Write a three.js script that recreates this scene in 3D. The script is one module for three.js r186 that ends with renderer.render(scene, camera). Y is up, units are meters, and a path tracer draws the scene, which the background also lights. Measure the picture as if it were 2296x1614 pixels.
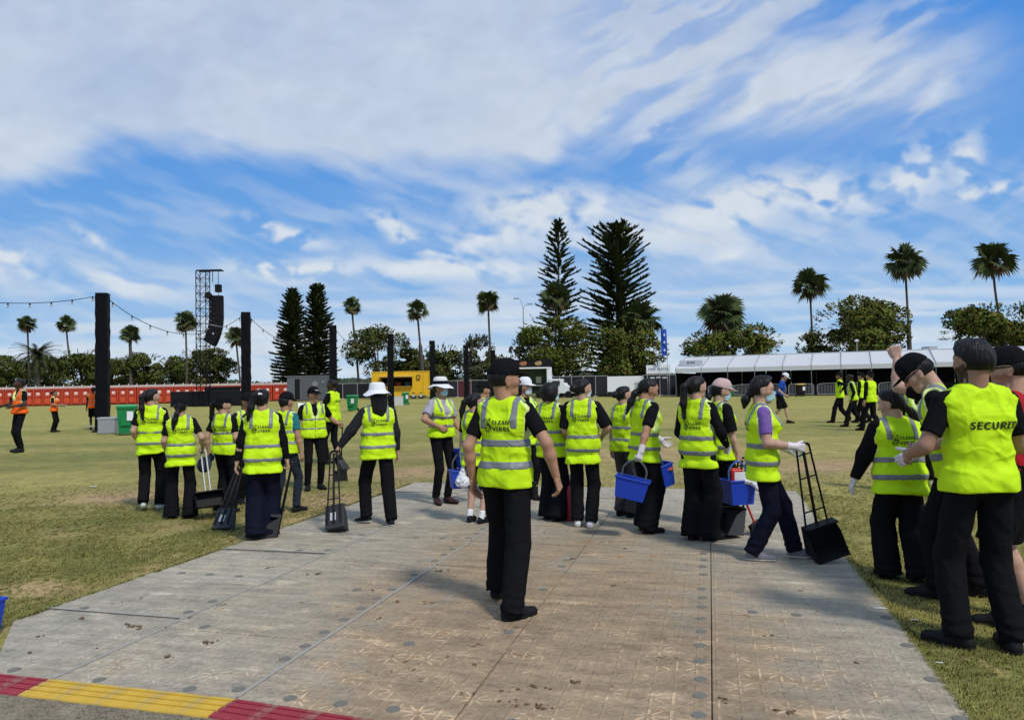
import * as THREE from 'three';
import { mergeGeometries } from 'three/addons/utils/BufferGeometryUtils.js';
import { RoundedBoxGeometry } from 'three/addons/geometries/RoundedBoxGeometry.js';
import { ImprovedNoise } from 'three/addons/math/ImprovedNoise.js';

// ------------------------------------------------------------------ camera, sky, sun, exposure
const scene = new THREE.Scene();
const FOC = 1650, EYE = 1.6;
const camera = new THREE.PerspectiveCamera(52.13, 1024 / 719, 0.1, 3000);
camera.position.set(0, EYE, 0);
camera.rotation.order = 'YXZ';
camera.rotation.set(THREE.MathUtils.degToRad(1.9), 0, THREE.MathUtils.degToRad(-1.06));
camera.updateMatrixWorld(true);
const renderer = new THREE.WebGLRenderer({ antialias: true });
renderer.setSize(1024, 719);
renderer.toneMapping = THREE.LinearToneMapping;
renderer.toneMappingExposure = 1.0;
renderer.shadowMap.enabled = true;
renderer.shadowMap.type = THREE.PCFSoftShadowMap;
const sun = new THREE.DirectionalLight(new THREE.Color(1, 0.95, 0.87), 2.7);
sun.position.set(34, 66, 26);
sun.target.position.set(0, 0, -20);
sun.castShadow = true;
sun.shadow.radius = 15;
sun.shadow.mapSize.set(4096, 4096);
Object.assign(sun.shadow.camera, { left: -130, right: 130, top: 130, bottom: -130, near: 1, far: 320 });
scene.add(sun, sun.target);

// ------------------------------------------------------------------ small helpers
const R = THREE.MathUtils.degToRad, V = (x, y, z) => new THREE.Vector3(x, y, z);
const clamp = (x, a, b) => (x < a ? a : x > b ? b : x), mix = (a, b, t) => a + (b - a) * t;
const smooth = (a, b, x) => { const t = clamp((x - a) / (b - a), 0, 1); return t * t * (3 - 2 * t); };
function rng(seed) { let s = seed >>> 0; return () => { s = (s + 0x6D2B79F5) | 0; let t = Math.imul(s ^ (s >>> 15), 1 | s); t = (t + Math.imul(t ^ (t >>> 7), 61 | t)) ^ t; return ((t ^ (t >>> 14)) >>> 0) / 4294967296; }; }
const imp = new ImprovedNoise(), N3 = (x, y, z) => imp.noise(x, y, z);
function fbm(x, y, z, oct) { let s = 0, a = 0.5; for (let i = 0; i < oct; i++) { s += a * N3(x, y, z); x *= 2.03; y *= 2.03; z = z * 2.03 + 7.1; a *= 0.5; } return s; }
const used = new Map();
function numbered(name) { const n = used.get(name) || 0; used.set(name, n + 1); return n ? name + '_' + String(n).padStart(3, '0') : name; }
function tag(o, label, category, group, kind) { if (label) o.userData.label = label; if (category) o.userData.category = category; if (group) o.userData.group = group; if (kind) o.userData.kind = kind; return o; }
function thing(name, label, category, pos = [0, 0, 0], turn = 0, group) {
  const o = new THREE.Group(); o.name = numbered(name); o.position.set(...pos); o.rotation.y = turn; scene.add(o);
  return tag(o, label, category, group);
}
function part(name, geo, mat, parent) {
  const m = new THREE.Mesh(Array.isArray(geo) ? mergeGeometries(geo.map((g) => { const q = g.index ? g.toNonIndexed() : g.clone(); for (const k of Object.keys(q.attributes)) if (!['position', 'normal', 'uv'].includes(k)) q.deleteAttribute(k); return q; })) : geo, mat);
  m.castShadow = m.receiveShadow = true;
  if (parent) { m.name = name; parent.add(m); } else { m.name = numbered(name); scene.add(m); }
  return m;
}
function dup(root, pos, turn, label) { const r = root.clone(); r.name = numbered(root.name.replace(/_\d{3}$/, '')); scene.add(r); r.position.set(...pos); if (turn !== undefined) r.rotation.y = turn; if (label) r.userData = { ...r.userData, label }; return r; }
const box = (w, h, d, x = 0, y = 0, z = 0) => new THREE.BoxGeometry(w, h, d).translate(x, y, z);
const rbox = (w, h, d, r, x = 0, y = 0, z = 0) => new RoundedBoxGeometry(w, h, d, 2, r).translate(x, y, z);
function rod(a, b, r, r2 = r, seg = 8) {
  const A = V(...a), B = V(...b), d = B.clone().sub(A), g = new THREE.CylinderGeometry(r2, r, d.length(), seg, 1);
  g.translate(0, d.length() / 2, 0).applyQuaternion(new THREE.Quaternion().setFromUnitVectors(V(0, 1, 0), d.normalize())).translate(...a);
  return g;
}
const tube = (pts, r, seg = 24, rs = 7) => new THREE.TubeGeometry(new THREE.CatmullRomCurve3(pts.map((p) => V(...p))), seg, r, rs);
const mat = (r, g, b, rough = 0.8, extra = {}) => new THREE.MeshPhysicalMaterial({ color: new THREE.Color().setRGB(r, g, b), roughness: rough, specularIntensity: Math.max(r, g, b) < 0.04 ? 0.2 : 0.7, ...extra });
// where a line of sight in the (2296 wide) photograph meets the ground, and how far up it is at a distance
const hor = (px) => 883 - 0.0185 * px;
const ray = (px, py) => V((px - 1148) / FOC, -(py - 807) / FOC, -1).applyQuaternion(camera.quaternion);
function G(px, py, y = 0) { const d = ray(px, py), t = (y - EYE) / d.y; return [d.x * t, y, d.z * t]; }
function A(px, py, Z) { const d = ray(px, py), t = -Z / d.z; return [d.x * t, EYE + d.y * t, -Z]; }
const atX = (px, Z) => A(px, hor(px), Z)[0];

// ------------------------------------------------------------------ sky: air and clouds by direction
{
  const W = 3072, H = 1536, data = new Float32Array(W * H * 4);
  const bl = (x, y, cx, cy, rx, ry, rot = 0) => { const c = Math.cos(rot), s = Math.sin(rot), u = ((x - cx) * c + (y - cy) * s) / rx, v = (-(x - cx) * s + (y - cy) * c) / ry; return Math.exp(-(u * u + v * v)); };
  // lower rim of the high sheet of cloud, read along the view north
  const rim = [[-1400, 300], [-300, 400], [0, 415], [250, 385], [480, 372], [640, 395], [800, 418], [960, 402], [1150, 395], [1280, 330], [1420, 262], [1560, 175], [1760, 85], [1960, 0], [2300, -160], [3600, -600]];
  const rimAt = (x) => { let i = 1; while (i < rim.length - 1 && rim[i][0] < x) i++; const [x0, y0] = rim[i - 1], [x1, y1] = rim[i]; return mix(y0, y1, smooth(0, 1, (x - x0) / (x1 - x0)) * 0.6 + 0.4 * clamp((x - x0) / (x1 - x0), 0, 1)); };
  for (let j = 0; j < H; j++) {
    const el = ((j + 0.5) / H - 0.5) * Math.PI, sy = Math.sin(el), ce = Math.cos(el);
    for (let i = 0; i < W; i++) {
      const th = ((i + 0.5) / W - 0.5) * 2 * Math.PI, x = Math.cos(th) * ce, z = Math.sin(th) * ce, o = (j * W + i) * 4;
      data[o + 3] = 1;
      if (el < -0.03) { data[o] = 0.2; data[o + 1] = 0.2; data[o + 2] = 0.16; continue; }
      const e = Math.max(0, el) / 1.5708;
      // clear air
      const t = Math.pow(clamp(e * 4.0, 0, 1), 0.55);
      let r = mix(0.40, 0.055, t), g = mix(0.65, 0.262, t), b = mix(0.86, 0.72, t);
      let c = 0, white = 1;
      const yy = Math.max(sy, 0.0) + 0.16, u0 = x / yy, v0 = z / yy;
      const front = z < -0.12 ? smooth(1.15, 0.85, Math.abs(Math.atan2(x, -z))) * smooth(1.05, 0.75, el) : 0;
      if (front < 1) {
        const n = fbm(u0 * 0.9 + 3, v0 * 0.6, 2.5, 4);
        c = (1 - front) * clamp(smooth(-0.28, 0.3, n + 0.05) * 0.85, 0, 1);
      }
      if (front > 0) {
        const px = 1148 + FOC * x / -z, py = 862 - FOC * sy / Math.hypot(x, z) * Math.hypot(x, z) / -z;
        const w1 = fbm(px / 240, py / 150, 1.3, 4), w2 = fbm(px / 190 + 40, py / 120, 8.3, 4);
        const qx = px + w1 * 62, qy = py + w2 * 34;
        const broad = fbm(qx / 520, qy / 260, 3.1, 4) + 0.5;                       // soft sheets
        const streak = fbm((qx * 0.94 + qy * 0.34) / 260, (qy * 0.94 - qx * 0.34) / 46, 5.2, 5) + 0.5;      // combed to the right and down
        const comb = fbm((qx * 0.9 - qy * 0.44) / 270, (qy * 0.9 + qx * 0.44) / 52, 15.2, 5) + 0.5;        // combed to the upper right
        const fine = fbm(qx / 62, qy / 40, 9.2, 5) + 0.5;
        const flat = fbm(px / 620 + 9, (qy * 0.4 + py * 0.6) / 34, 11.7, 4) + 0.5;
        // the high sheet
        const dr = rimAt(px + w2 * 60) - py + (broad - 0.5) * 150 + (streak - 0.5) * 60;
        let s = smooth(-22, 95, dr) * (0.86 + 0.32 * (broad - 0.45)) ;
        s *= 1 - 0.5 * smooth(0.6, 0.35, comb) * smooth(1100, 1600, px);
        c = Math.max(c, 0);
        let d = s;
        const add = (v) => { d = 1 - (1 - d) * (1 - clamp(v, 0, 1)); };
        add(bl(qx, qy, 1830, 195, 360, 115, -0.12) * (0.55 + 0.8 * smooth(0.3, 0.7, comb * 0.5 + broad * 0.5)));
        add(bl(qx, qy, 2120, 235, 110, 26, -0.95) * smooth(0.35, 0.7, comb) * 0.8);
        add(bl(qx, qy, 1560, 215, 160, 45, -0.5) * smooth(0.3, 0.7, comb) * 0.7);
        add(bl(qx, qy, 1620, 105, 340, 75, -0.5) * (0.35 + 0.6 * smooth(0.35, 0.65, comb)));
        add(bl(px, py, 2050, 60, 300, 70, -0.45) * smooth(0.42, 0.8, comb) * 0.6);
        add(bl(qx, qy, 1250, 478, 170, 52, 0.08) * 1.5 * smooth(0.25, 0.62, fine * 0.6 + broad * 0.4));
        add(bl(qx, qy, 1130, 520, 150, 46, -0.3) * 1.2 * smooth(0.3, 0.65, streak * 0.6 + fine * 0.4));
        add(bl(qx, qy, 1640, 475, 190, 48, -0.14) * 1.5 * smooth(0.25, 0.62, fine * 0.45 + streak * 0.55));
        add(bl(qx, qy, 1840, 445, 120, 46, 0.1) * 1.4 * smooth(0.28, 0.65, fine));
        add(bl(qx, qy, 1420, 535, 420, 42, 0.08) * 0.95 * smooth(0.2, 0.7, streak));
        add(bl(qx, qy, 1010, 596, 250, 25, 0.03) * 1.25 * smooth(0.28, 0.62, streak * 0.6 + fine * 0.4));
        add(bl(qx, qy, 930, 530, 110, 18, 0.5) * 1.2 * smooth(0.3, 0.62, fine));
        add(bl(qx, qy, 880, 490, 46, 15, 0.4) * 1.1 * smooth(0.35, 0.62, fine));
        add(bl(qx, qy, 620, 505, 105, 15, 0.32) * 1.2 * smooth(0.3, 0.6, fine));
        add(bl(qx, qy, 650, 592, 130, 22, 0.05) * 1.5 * smooth(0.3, 0.62, fine));
        add(bl(qx, qy, 760, 625, 140, 13, 0.08) * 1.1 * smooth(0.25, 0.6, streak));
        add(bl(qx, qy, 10, 565, 90, 44, 0.2) * 1.5 * smooth(0.25, 0.65, fine * 0.4 + broad * 0.6));
        add(bl(qx, qy, 230, 618, 170, 32, 0.15) * 1.1 * smooth(0.25, 0.65, streak));
        add(bl(qx, qy, 210, 525, 60, 12, 0.5) * 0.9 * smooth(0.3, 0.6, fine));
        add(bl(qx, qy, 1500, 288, 55, 13, -0.42) * 1.1 * smooth(0.3, 0.6, fine));
        add(bl(qx, qy, 1540, 380, 120, 60, 0.4) * 0.55 * smooth(0.42, 0.72, comb));
        add(bl(qx, qy, 2050, 412, 110, 44, -0.6) * smooth(0.42, 0.68, fine) * 1.1);
        add(bl(qx, qy, 2180, 372, 60, 22, -0.9) * smooth(0.38, 0.65, fine) * 1.2);
        add(bl(qx, qy, 2230, 446, 130, 17, 0) * 1.1 * smooth(0.35, 0.65, fine));
        add(bl(qx, qy, 1625, 578, 30, 11, 0) * 1.0);
        // veils of ice cloud and level bands low down
        add(0.3 * smooth(0.34, 0.78, streak) * smooth(300, 480, py)); add(0.22 * smooth(0.4, 0.7, broad) * smooth(460, 600, py));
        add(0.2 * smooth(0.38, 0.75, comb) * smooth(1500, 2000, px) * smooth(300, 420, py));
        add(smooth(560, 740, py) * 0.72 * smooth(0.36, 0.62, flat));
        add(smooth(690, 850, py) * 0.45);
        white = mix(1, 0.9 + 0.2 * (fine - 0.2), 0.6) * mix(1, 0.93 + 0.14 * broad, smooth(420, 150, py));
        c = mix(c, clamp(d, 0, 1), front);
      }
      c *= 0.93;
      const grey = smooth(0.08, 0.3, e);
      r = mix(r, mix(0.72, 0.595, grey) * white, c); g = mix(g, mix(0.78, 0.665, grey) * white, c); b = mix(b, mix(0.84, 0.765, grey) * white, c);
      data[o] = r; data[o + 1] = g; data[o + 2] = b;
    }
  }
  const sky = new THREE.DataTexture(data, W, H, THREE.RGBAFormat, THREE.FloatType);
  sky.mapping = THREE.EquirectangularReflectionMapping; sky.magFilter = sky.minFilter = THREE.LinearFilter; sky.wrapS = THREE.RepeatWrapping; sky.needsUpdate = true;
  scene.background = sky; scene.environment = sky;
}
function dataTex(w, h, f, srgb, rep = true) {
  const d = new Uint8Array(w * h * 4);
  for (let j = 0, o = 0; j < h; j++) for (let i = 0; i < w; i++, o += 4) { const c = f(i / w, j / h, i, j); d[o] = clamp(c[0], 0, 1) * 255; d[o + 1] = clamp(c[1], 0, 1) * 255; d[o + 2] = clamp(c[2], 0, 1) * 255; d[o + 3] = 255; }
  const t = new THREE.DataTexture(d, w, h); t.magFilter = THREE.LinearFilter; t.minFilter = THREE.LinearMipmapLinearFilter; t.generateMipmaps = true;
  if (rep) t.wrapS = t.wrapT = THREE.RepeatWrapping; if (srgb) t.colorSpace = THREE.SRGBColorSpace; t.needsUpdate = true; return t;
}
// noise that repeats after `per` cells, for tiles
function tile(u, v, per, seed, oct = 4) { let s = 0, a = 0.5, p = per; for (let i = 0; i < oct; i++) { const x = u * p, y = v * p, x0 = Math.floor(x), y0 = Math.floor(y), fx = x - x0, fy = y - y0, h = (i2, j2) => { let n = (((i2 % p) + p) % p) * 374761393 + (((j2 % p) + p) % p) * 668265263 + (seed + i) * 1274126177; n = Math.imul(n ^ (n >>> 13), 1274126177); return ((n ^ (n >>> 16)) >>> 0) / 4294967296; }, sx = fx * fx * (3 - 2 * fx), sy = fy * fy * (3 - 2 * fy); s += a * mix(mix(h(x0, y0), h(x0 + 1, y0), sx), mix(h(x0, y0 + 1), h(x0 + 1, y0 + 1), sx), sy); a *= 0.5; p *= 2; } return s; }

// ------------------------------------------------------------------ ground, event matting, edge ramp
const PHI = R(15), sd_ = [Math.sin(PHI), -Math.cos(PHI)], cd_ = [Math.cos(PHI), Math.sin(PHI)];   // along the matting, across it (to the right)
const PW = (c, s) => [s * sd_[0] + c * cd_[0], s * sd_[1] + c * cd_[1]], PC = (x, z) => [x * cd_[0] + z * cd_[1], x * sd_[0] + z * sd_[1]];
const COLS = [-4.69, -3.53, -2.36, -1.2, -0.03, 1.135], ROWS = [2.25, 3.28, 4.15, 5.18, 6.1, 7.08, 8.05, 9.03, 10.0, 11.05], FRONT = 3.28;
function inPath(x, z) { const [c, s] = PC(x, z); return c > COLS[0] && c < COLS[5] && s > 2 && s < 11.05; }
{
  // one sheet out to the horizon: fine grain from a tile, broad wear from colours at the corners
  const near = [], rr = [0, 1.2, 2, 2.6]; for (let v = 3; v < 20; v += 0.25) near.push(v); for (let v = 20; v < 60; v += 0.9) near.push(v); for (let v = 60; v < 130; v += 3) near.push(v); for (let v = 130; v < 2600; v *= 1.3) near.push(v);
  const radii = [...rr, ...near], NA = 440, P = [], C = [], U = [], I = [], NR = [];
  const patch = (x, z, px, py, rx, rz) => { const [gx, , gz] = G(px, py); const dx = (x - gx) / rx, dz = (z - gz) / rz; return Math.exp(-(dx * dx + dz * dz)); };
  const spots = [[270, 1115, 1.1, 0.9, 1], [40, 1325, 0.9, 0.35, 0.9], [20, 1340, 0.5, 0.3, 0.6], [800, 1120, 1.5, 0.9, 0.8], [640, 1150, 1.0, 0.9, 0.5], [960, 1060, 2.6, 1.0, 0.8], [1850, 1045, 1.6, 1.1, 1.0], [1500, 1020, 2.5, 1.8, 0.7], [2000, 1040, 1.0, 0.6, 0.8], [150, 1200, 1.0, 0.4, 0.5], [1560, 1075, 2, 0.7, 0.5], [950, 1020, 2.5, 1.4, 0.35], [430, 1180, 1.5, 0.3, 0.5], [2150, 1480, 0.5, 0.25, 0.5], [2260, 1580, 0.3, 0.2, 0.4]];
  for (const r of radii) for (let i = 0; i <= NA; i++) {
    const a = mix(-2.1, 2.1, i / NA), x = r * Math.sin(a), z = -r * Math.cos(a) + 0.0;
    P.push(x, 0, z); U.push(x / 2.4, -z / 2.4); NR.push(0, 1, 0);
    const d = -z, far = smooth(14, 42, d);
    let g = 0.5 + fbm(x * 0.55, 2, z * 0.55, 4) * 0.9, g2 = fbm(x * 0.13 + 9, 5, z * 0.2, 3), streak = fbm(x * 0.03 + 3, 1, z * 0.62, 3);
    let dry = clamp(0.42 + g2 * 0.9 + (g - 0.5) * 0.7 + streak * 1.2 * smooth(8, 20, d), 0, 1);
    dry = mix(dry, clamp(0.42 + streak * 1.1 + g2 * 0.5, 0, 1), far);
    dry = mix(dry, dry * 0.75 + 0.1, smooth(7.5, 5, d));
    let brown = 0; for (const q of spots) brown = Math.max(brown, q[4] * patch(x, z, q[0], q[1], q[2], q[3]));
    brown = clamp(brown * 1.05 * (0.65 + 1.1 * fbm(x * 1.3, 7, z * 1.3, 4) + 0.25), 0, 1);
    const edge = PC(x, z), ed = Math.max(COLS[0] - edge[0], edge[1] - 11.05, 0); if (edge[0] < -3 && ed > 0 && edge[1] > 3 && edge[1] < 12) brown = Math.max(brown, 0.75 * smooth(0.8, 0.0, ed + 0.35 * fbm(x * 2, 3, z * 2, 3)));
    const green = [0.33, 0.325, 0.058], dryC = [0.74, 0.60, 0.155], br = [0.76, 0.49, 0.24], farG = [0.64, 0.63, 0.105];
    for (let k = 0; k < 3; k++) C.push(mix(mix(mix(green[k], farG[k], far * 0.6), dryC[k], dry), br[k], brown));
  }
  for (let j = 0; j < radii.length - 1; j++) for (let i = 0; i < NA; i++) { const a = j * (NA + 1) + i, b = a + NA + 1; I.push(a, a + 1, b, a + 1, b + 1, b); }
  const g = new THREE.BufferGeometry(); g.setAttribute('position', new THREE.Float32BufferAttribute(P, 3)); g.setAttribute('normal', new THREE.Float32BufferAttribute(NR, 3)); g.setAttribute('uv', new THREE.Float32BufferAttribute(U, 2)); g.setAttribute('color', new THREE.Float32BufferAttribute(C, 3)); g.setIndex(I);
  const grain = dataTex(1024, 1024, (u, v) => { const n = tile(u, v, 60, 1, 3), m = tile(u, v, 9, 5, 4), f = tile(u * 1, v * 1, 190, 8, 2), k = clamp(0.36 + n * 0.34 + (m - 0.47) * 0.3 + (f - 0.36) * 0.75, 0.15, 1), w = clamp((f - 0.45) * 2 + (m - 0.45), 0, 0.35); return [k, k * (1 - w * 0.12), k * (1 - w * 0.1)]; }, false);
  const grassMat = new THREE.MeshStandardMaterial({ vertexColors: true, map: grain, roughness: 0.95, bumpMap: grain, bumpScale: 0.02 });
  tag(part('ground', g, grassMat), null, null, null, 'structure');
  // land behind the camera, so that the field does not end at its feet
  const back = new THREE.CircleGeometry(400, 40).rotateX(-Math.PI / 2).translate(0, -0.03, 0); back.attributes.uv.array.forEach((q, i, arr) => { arr[i] = q * 330; });
  const bc = new Float32Array(back.attributes.position.count * 3); for (let i = 0; i < bc.length; i += 3) { bc[i] = 0.3; bc[i + 1] = 0.3; bc[i + 2] = 0.09; } back.setAttribute('color', new THREE.BufferAttribute(bc, 3));
  tag(part('terrain', back, grassMat), null, null, null, 'structure');
  // short blades where single blades can be made out
  const rnd = rng(11), bp = [], bn = [];
  for (let i = 0; i < 7; i++) { const a = rnd() * 6.28, l = 0.5 + rnd() * 0.6, ox = (rnd() - 0.5) * 0.04, oz = (rnd() - 0.5) * 0.04, tx = ox + Math.cos(a) * 0.024 * l, tz = oz + Math.sin(a) * 0.024 * l, wx = -Math.sin(a) * 0.0026, wz = Math.cos(a) * 0.0026; bp.push(ox - wx, 0, oz - wz, ox + wx, 0, oz + wz, tx, 0.024 * l, tz); if (((ox + wx - (ox - wx)) * 0.0 + (2 * wz) * (tx - ox + wx) - (2 * wx) * (tz - oz + wz)) < 0) { const q = bp.length - 9; for (let e = 0; e < 3; e++) { const w = bp[q + e]; bp[q + e] = bp[q + 3 + e]; bp[q + 3 + e] = w; } } for (let k = 0; k < 3; k++) bn.push(Math.cos(a) * 0.25, 0.94, Math.sin(a) * 0.25); }
  const bg = new THREE.BufferGeometry(); bg.setAttribute('position', new THREE.Float32BufferAttribute(bp, 3)); bg.setAttribute('normal', new THREE.Float32BufferAttribute(bn, 3));
  const spotsB = []; let tries = 0;
  while (spotsB.length < 90000 && tries++ < 900000) {
    const d = 3.2 + 12 * Math.pow(rnd(), 1.5), x = (rnd() * 2 - 1) * d * 0.8, z = -d;
    const [c, s] = PC(x, z); if (c > COLS[0] - 0.015 && c < COLS[5] + 0.015 && s < 11.07) continue; if (c <= COLS[0] && s < 3.35) continue; if (s < 3.9 + 0.1 * N3(x * 3, 0, z * 3) && c < -3) continue;
    let brown = 0; for (const q of spots) brown = Math.max(brown, q[4] * patch(x, z, q[0], q[1], q[2], q[3])); if (rnd() < brown * 0.75) continue;
    if (fbm(x * 1.6, 4, z * 1.6, 3) + 0.30 < rnd() * 0.7 || rnd() < smooth(6, 14, d)) continue;
    spotsB.push([x, z]);
  }
  for (let q = 0; q < 4200; q++) { const left = q % 3 > 0, s = (left ? 4.1 : 3.6) + rnd() * (left ? 6.9 : 6), e = (rnd() - 0.45) * 0.05, c = left ? COLS[0] - e - 0.006 : COLS[5] + e + 0.006, [x, z] = PW(c, s); spotsB.push([x, z, 0.012 + (e < 0 ? 0.016 : 0), 1.25]); }
  const im = new THREE.InstancedMesh(bg, new THREE.MeshStandardMaterial({ color: 0xffffff, roughness: 0.8, side: THREE.DoubleSide }), spotsB.length), o3 = new THREE.Object3D(), col = new THREE.Color();
  spotsB.forEach(([x, z, y = -0.002, big = 1], i) => { o3.position.set(x, y, z); o3.rotation.set(0, rnd() * 6.28, 0); const s = (0.55 + rnd() * 0.75) * big; o3.scale.set(s * 1.1, s * (0.7 + 0.5 * rnd()), s * 1.1); o3.updateMatrix(); im.setMatrixAt(i, o3.matrix); const d = clamp(0.5 + fbm(x * 0.9, 1, z * 0.9, 3) * 1.1 + (rnd() - 0.5) * 0.6, 0, 1); col.setRGB(mix(0.165, 0.42, d), mix(0.185, 0.355, d), mix(0.032, 0.1, d)); im.setColorAt(i, col); });
  im.name = 'grass'; im.castShadow = im.receiveShadow = true; scene.add(im); tag(im, 'short trampled green and straw coloured grass around the matting', 'grass', null, 'stuff');
}
// sandy apron in front of the ramp
{
  const t = dataTex(1024, 1024, (u, v) => { const n = tile(u, v, 10, 21, 5), f = tile(u, v, 200, 23, 2), s = tile(u, v, 90, 25, 2), k = 0.10 + n * 0.13 + (f - 0.37) * 0.26 + (s > 0.56 ? -0.07 : 0), w = tile(u, v, 6, 29, 3); return [k * 1.25, k * mix(1.0, 1.05, w), k * mix(0.62, 0.7, w)]; }, false);
  const [ax, az] = PW(-6.5, 3.2), [bx, bz] = PW(3, 3.2), [cx, cz] = PW(3, -3), [dx, dz] = PW(-6.5, -3);
  const g = new THREE.BufferGeometry(); g.setAttribute('position', new THREE.Float32BufferAttribute([ax, 0.004, az, bx, 0.004, bz, cx, 0.004, cz, dx, 0.004, dz], 3)); g.setAttribute('uv', new THREE.Float32BufferAttribute([0, 0, 9.5 / 1.6, 0, 9.5 / 1.6, 6.2 / 1.6, 0, 6.2 / 1.6], 2)); g.setIndex([0, 2, 1, 0, 3, 2]); g.computeVertexNormals();
  tag(part('pavement', g, new THREE.MeshStandardMaterial({ map: t, roughness: 0.95, bumpMap: t, bumpScale: 0.012 })), null, null, null, 'structure');
}
{
  // wear, dust and the cast star pattern of the mats, over the whole run (u across, v along)
  const SW = 5.9, SL = 9.2, W = 2048, H = 2048, star = (c, s) => {        // raised ribs: 8 rays in each cell, long strokes between
    const cell = 0.215, x = ((c / cell) % 1 + 1) % 1 - 0.5, y = ((s / cell) % 1 + 1) % 1 - 0.5, r = Math.hypot(x, y), a = Math.atan2(y, x), k = Math.abs(((a / (Math.PI / 4) + 64.5) % 1) - 0.5) * r * 0.785;
    let v = r > 0.1 && r < 0.42 && k < 0.03 ? 1 : 0; if (Math.abs(x) > 0.468 || Math.abs(y) > 0.468) v = Math.max(v, (Math.abs(x) > 0.468 ? Math.abs(y) : Math.abs(x)) < 0.36 ? 0.8 : 0); return v;
  };
  const bumps = new Float32Array(W * H), tone = [];
  for (let i = 0; i < 80; i++) tone.push(0.92 + 0.16 * rng(900 + i * 7)());
  const map = dataTex(W, H, (u, v, i, j) => {
    const c = COLS[0] + u * SW, s = 2.2 + v * SL, [x, z] = PW(c, s), ci = COLS.findIndex((q, k) => c < COLS[k + 1]), ri = ROWS.findIndex((q, k) => s < ROWS[k + 1]), qc = tone[((ci + 1) * 11 + ri + 80) % 80];
    const n = fbm(x * 1.1, 3, z * 1.1, 5), n2 = fbm(x * 5, 8, z * 5, 4), n3 = fbm(x * 23, 1, z * 23, 3), drag = fbm(c * 2.2, 6, s * 11, 4), fleck = fbm(x * 60, 2, z * 60, 2);
    const st = star(c, s), wear = smooth(0.04, 0.4, n2 + 0.35 * n + 0.14 * smooth(6.3, 3.5, s) - 0.02), rib = st * wear * (0.55 + 0.9 * Math.max(0, n3 + 0.2));
    bumps[j * W + i] = 0.45 + 0.25 * st + n3 * 0.3 + n2 * 0.3;
    // dirt trodden in down the middle
    const dx = (c + 0.85 + 0.14 * (s - 4)) / 1.45, dz = (s - 3.5) / 2.5, mid = Math.exp(-dx * dx - dz * dz) * 1.15 + 0.45 * Math.exp(-Math.pow((c + 1.5) / 1.8, 2) - Math.pow((s - 6.5) / 2.2, 2));
    const mud = clamp(mid * 1.5 * (0.6 + 0.9 * (n + 0.35) + 0.9 * n2), 0, 1), dust = clamp(0.24 + n * 0.9 + drag * 0.6, 0, 1), clod = smooth(0.30, 0.42, n2 + n3 * 0.45 + n * 0.2) * 0.55;
    let k = (0.335 + 0.11 * n2 + 0.16 * drag + 0.12 * n3 + 0.22 * fleck * 0.5) * qc; const scuff = smooth(0.24, 0.5, fbm(c * 1.3 + 7, 2, s * 7, 4) + n2 * 0.5) * 0.16; k += scuff + rib * mix(0.05, 0.17, smooth(5.6, 4.2, s));
    k *= 1.13; let r = k * 1.0, g = k * 0.895, b = k * 0.69;
    r = mix(r, k * 1.05, dust * 0.8); g = mix(g, k * 0.89, dust * 0.8); b = mix(b, k * 0.61, dust * 0.8);
    const ke = k * (0.8 + rib * 0.3); r = mix(r, ke * 1.04, mud); g = mix(g, ke * 0.75, mud); b = mix(b, ke * 0.46, mud);
    r *= 1 - clod * 0.45; g *= 1 - clod * 0.56; b *= 1 - clod * 0.68;
    return [r, g, b].map((q) => Math.pow(clamp(q, 0.01, 1), 1 / 2.2));
  }, true, false);
  const bump = dataTex(W, H, (u, v, i, j) => { const b = bumps[j * W + i]; return [b, b, b]; }, false, false);
  const matTop = new THREE.MeshPhysicalMaterial({ specularIntensity: 0.4, map, bumpMap: bump, bumpScale: 0.012, roughness: 0.78 }), lipMat = mat(0.33, 0.32, 0.29, 0.75), studMat = mat(0.17, 0.16, 0.135, 0.95);
  const root = new THREE.Group(); root.name = 'path'; scene.add(root); root.rotation.y = -PHI; tag(root, null, null, null, 'structure');
  // in the path's own axes: x across, -z along
  const rnd = rng(5), stud = new THREE.CylinderGeometry(0.034, 0.036, 0.006, 20), studIn = 0;
  const panel = (poly, h) => {
    const sh = new THREE.Shape(poly.map(([c, s]) => new THREE.Vector2(c, s))), g = new THREE.ExtrudeGeometry(sh, { depth: 0.024, bevelEnabled: true, bevelThickness: 0.003, bevelSize: 0.004, bevelSegments: 1, curveSegments: 1 });
    g.rotateX(-Math.PI / 2); const p = g.attributes.position, uv = g.attributes.uv; for (let i = 0; i < p.count; i++) uv.setXY(i, (p.getX(i) - COLS[0]) / SW, (-p.getZ(i) - 2.2) / SL);
    return g;
  };
  for (let j = 0; j < ROWS.length - 1; j++) for (let i = 0; i < 5; i++) {
    if (j === 0 && i < 3) continue;
    const gap = i >= 3 ? 0.007 : 0.007, wob = (k) => (rng(k * 131 + i * 17 + j * 29)() - 0.5) * 0.028;
    let c0 = COLS[i] + gap, c1 = COLS[i + 1] - gap, s0 = ROWS[j] + gap + (j > 1 ? wob(i * 7 + j) : 0), s1 = ROWS[j + 1] - gap + (j < 8 ? wob(i * 7 + j + 1) : 0);
    if (i === 0 && j >= 1) { s0 += j > 1 ? 0.18 : 0; s1 += 0.18; }
    let poly = [[c0, s0], [c1, s0 + (i > 2 ? -0.02 : 0)], [c1, s1], [c0, s1]];
    if (i === 2 && j === 1) poly = [[c0, s0], [c1, s0 - 0.09], [c1, s1], [c0, s1]];
    if (i === 3 && j === 0) poly = [[c0, 2.3], [c1, 2.3], [c1, s1], [c0, s1]];
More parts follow.
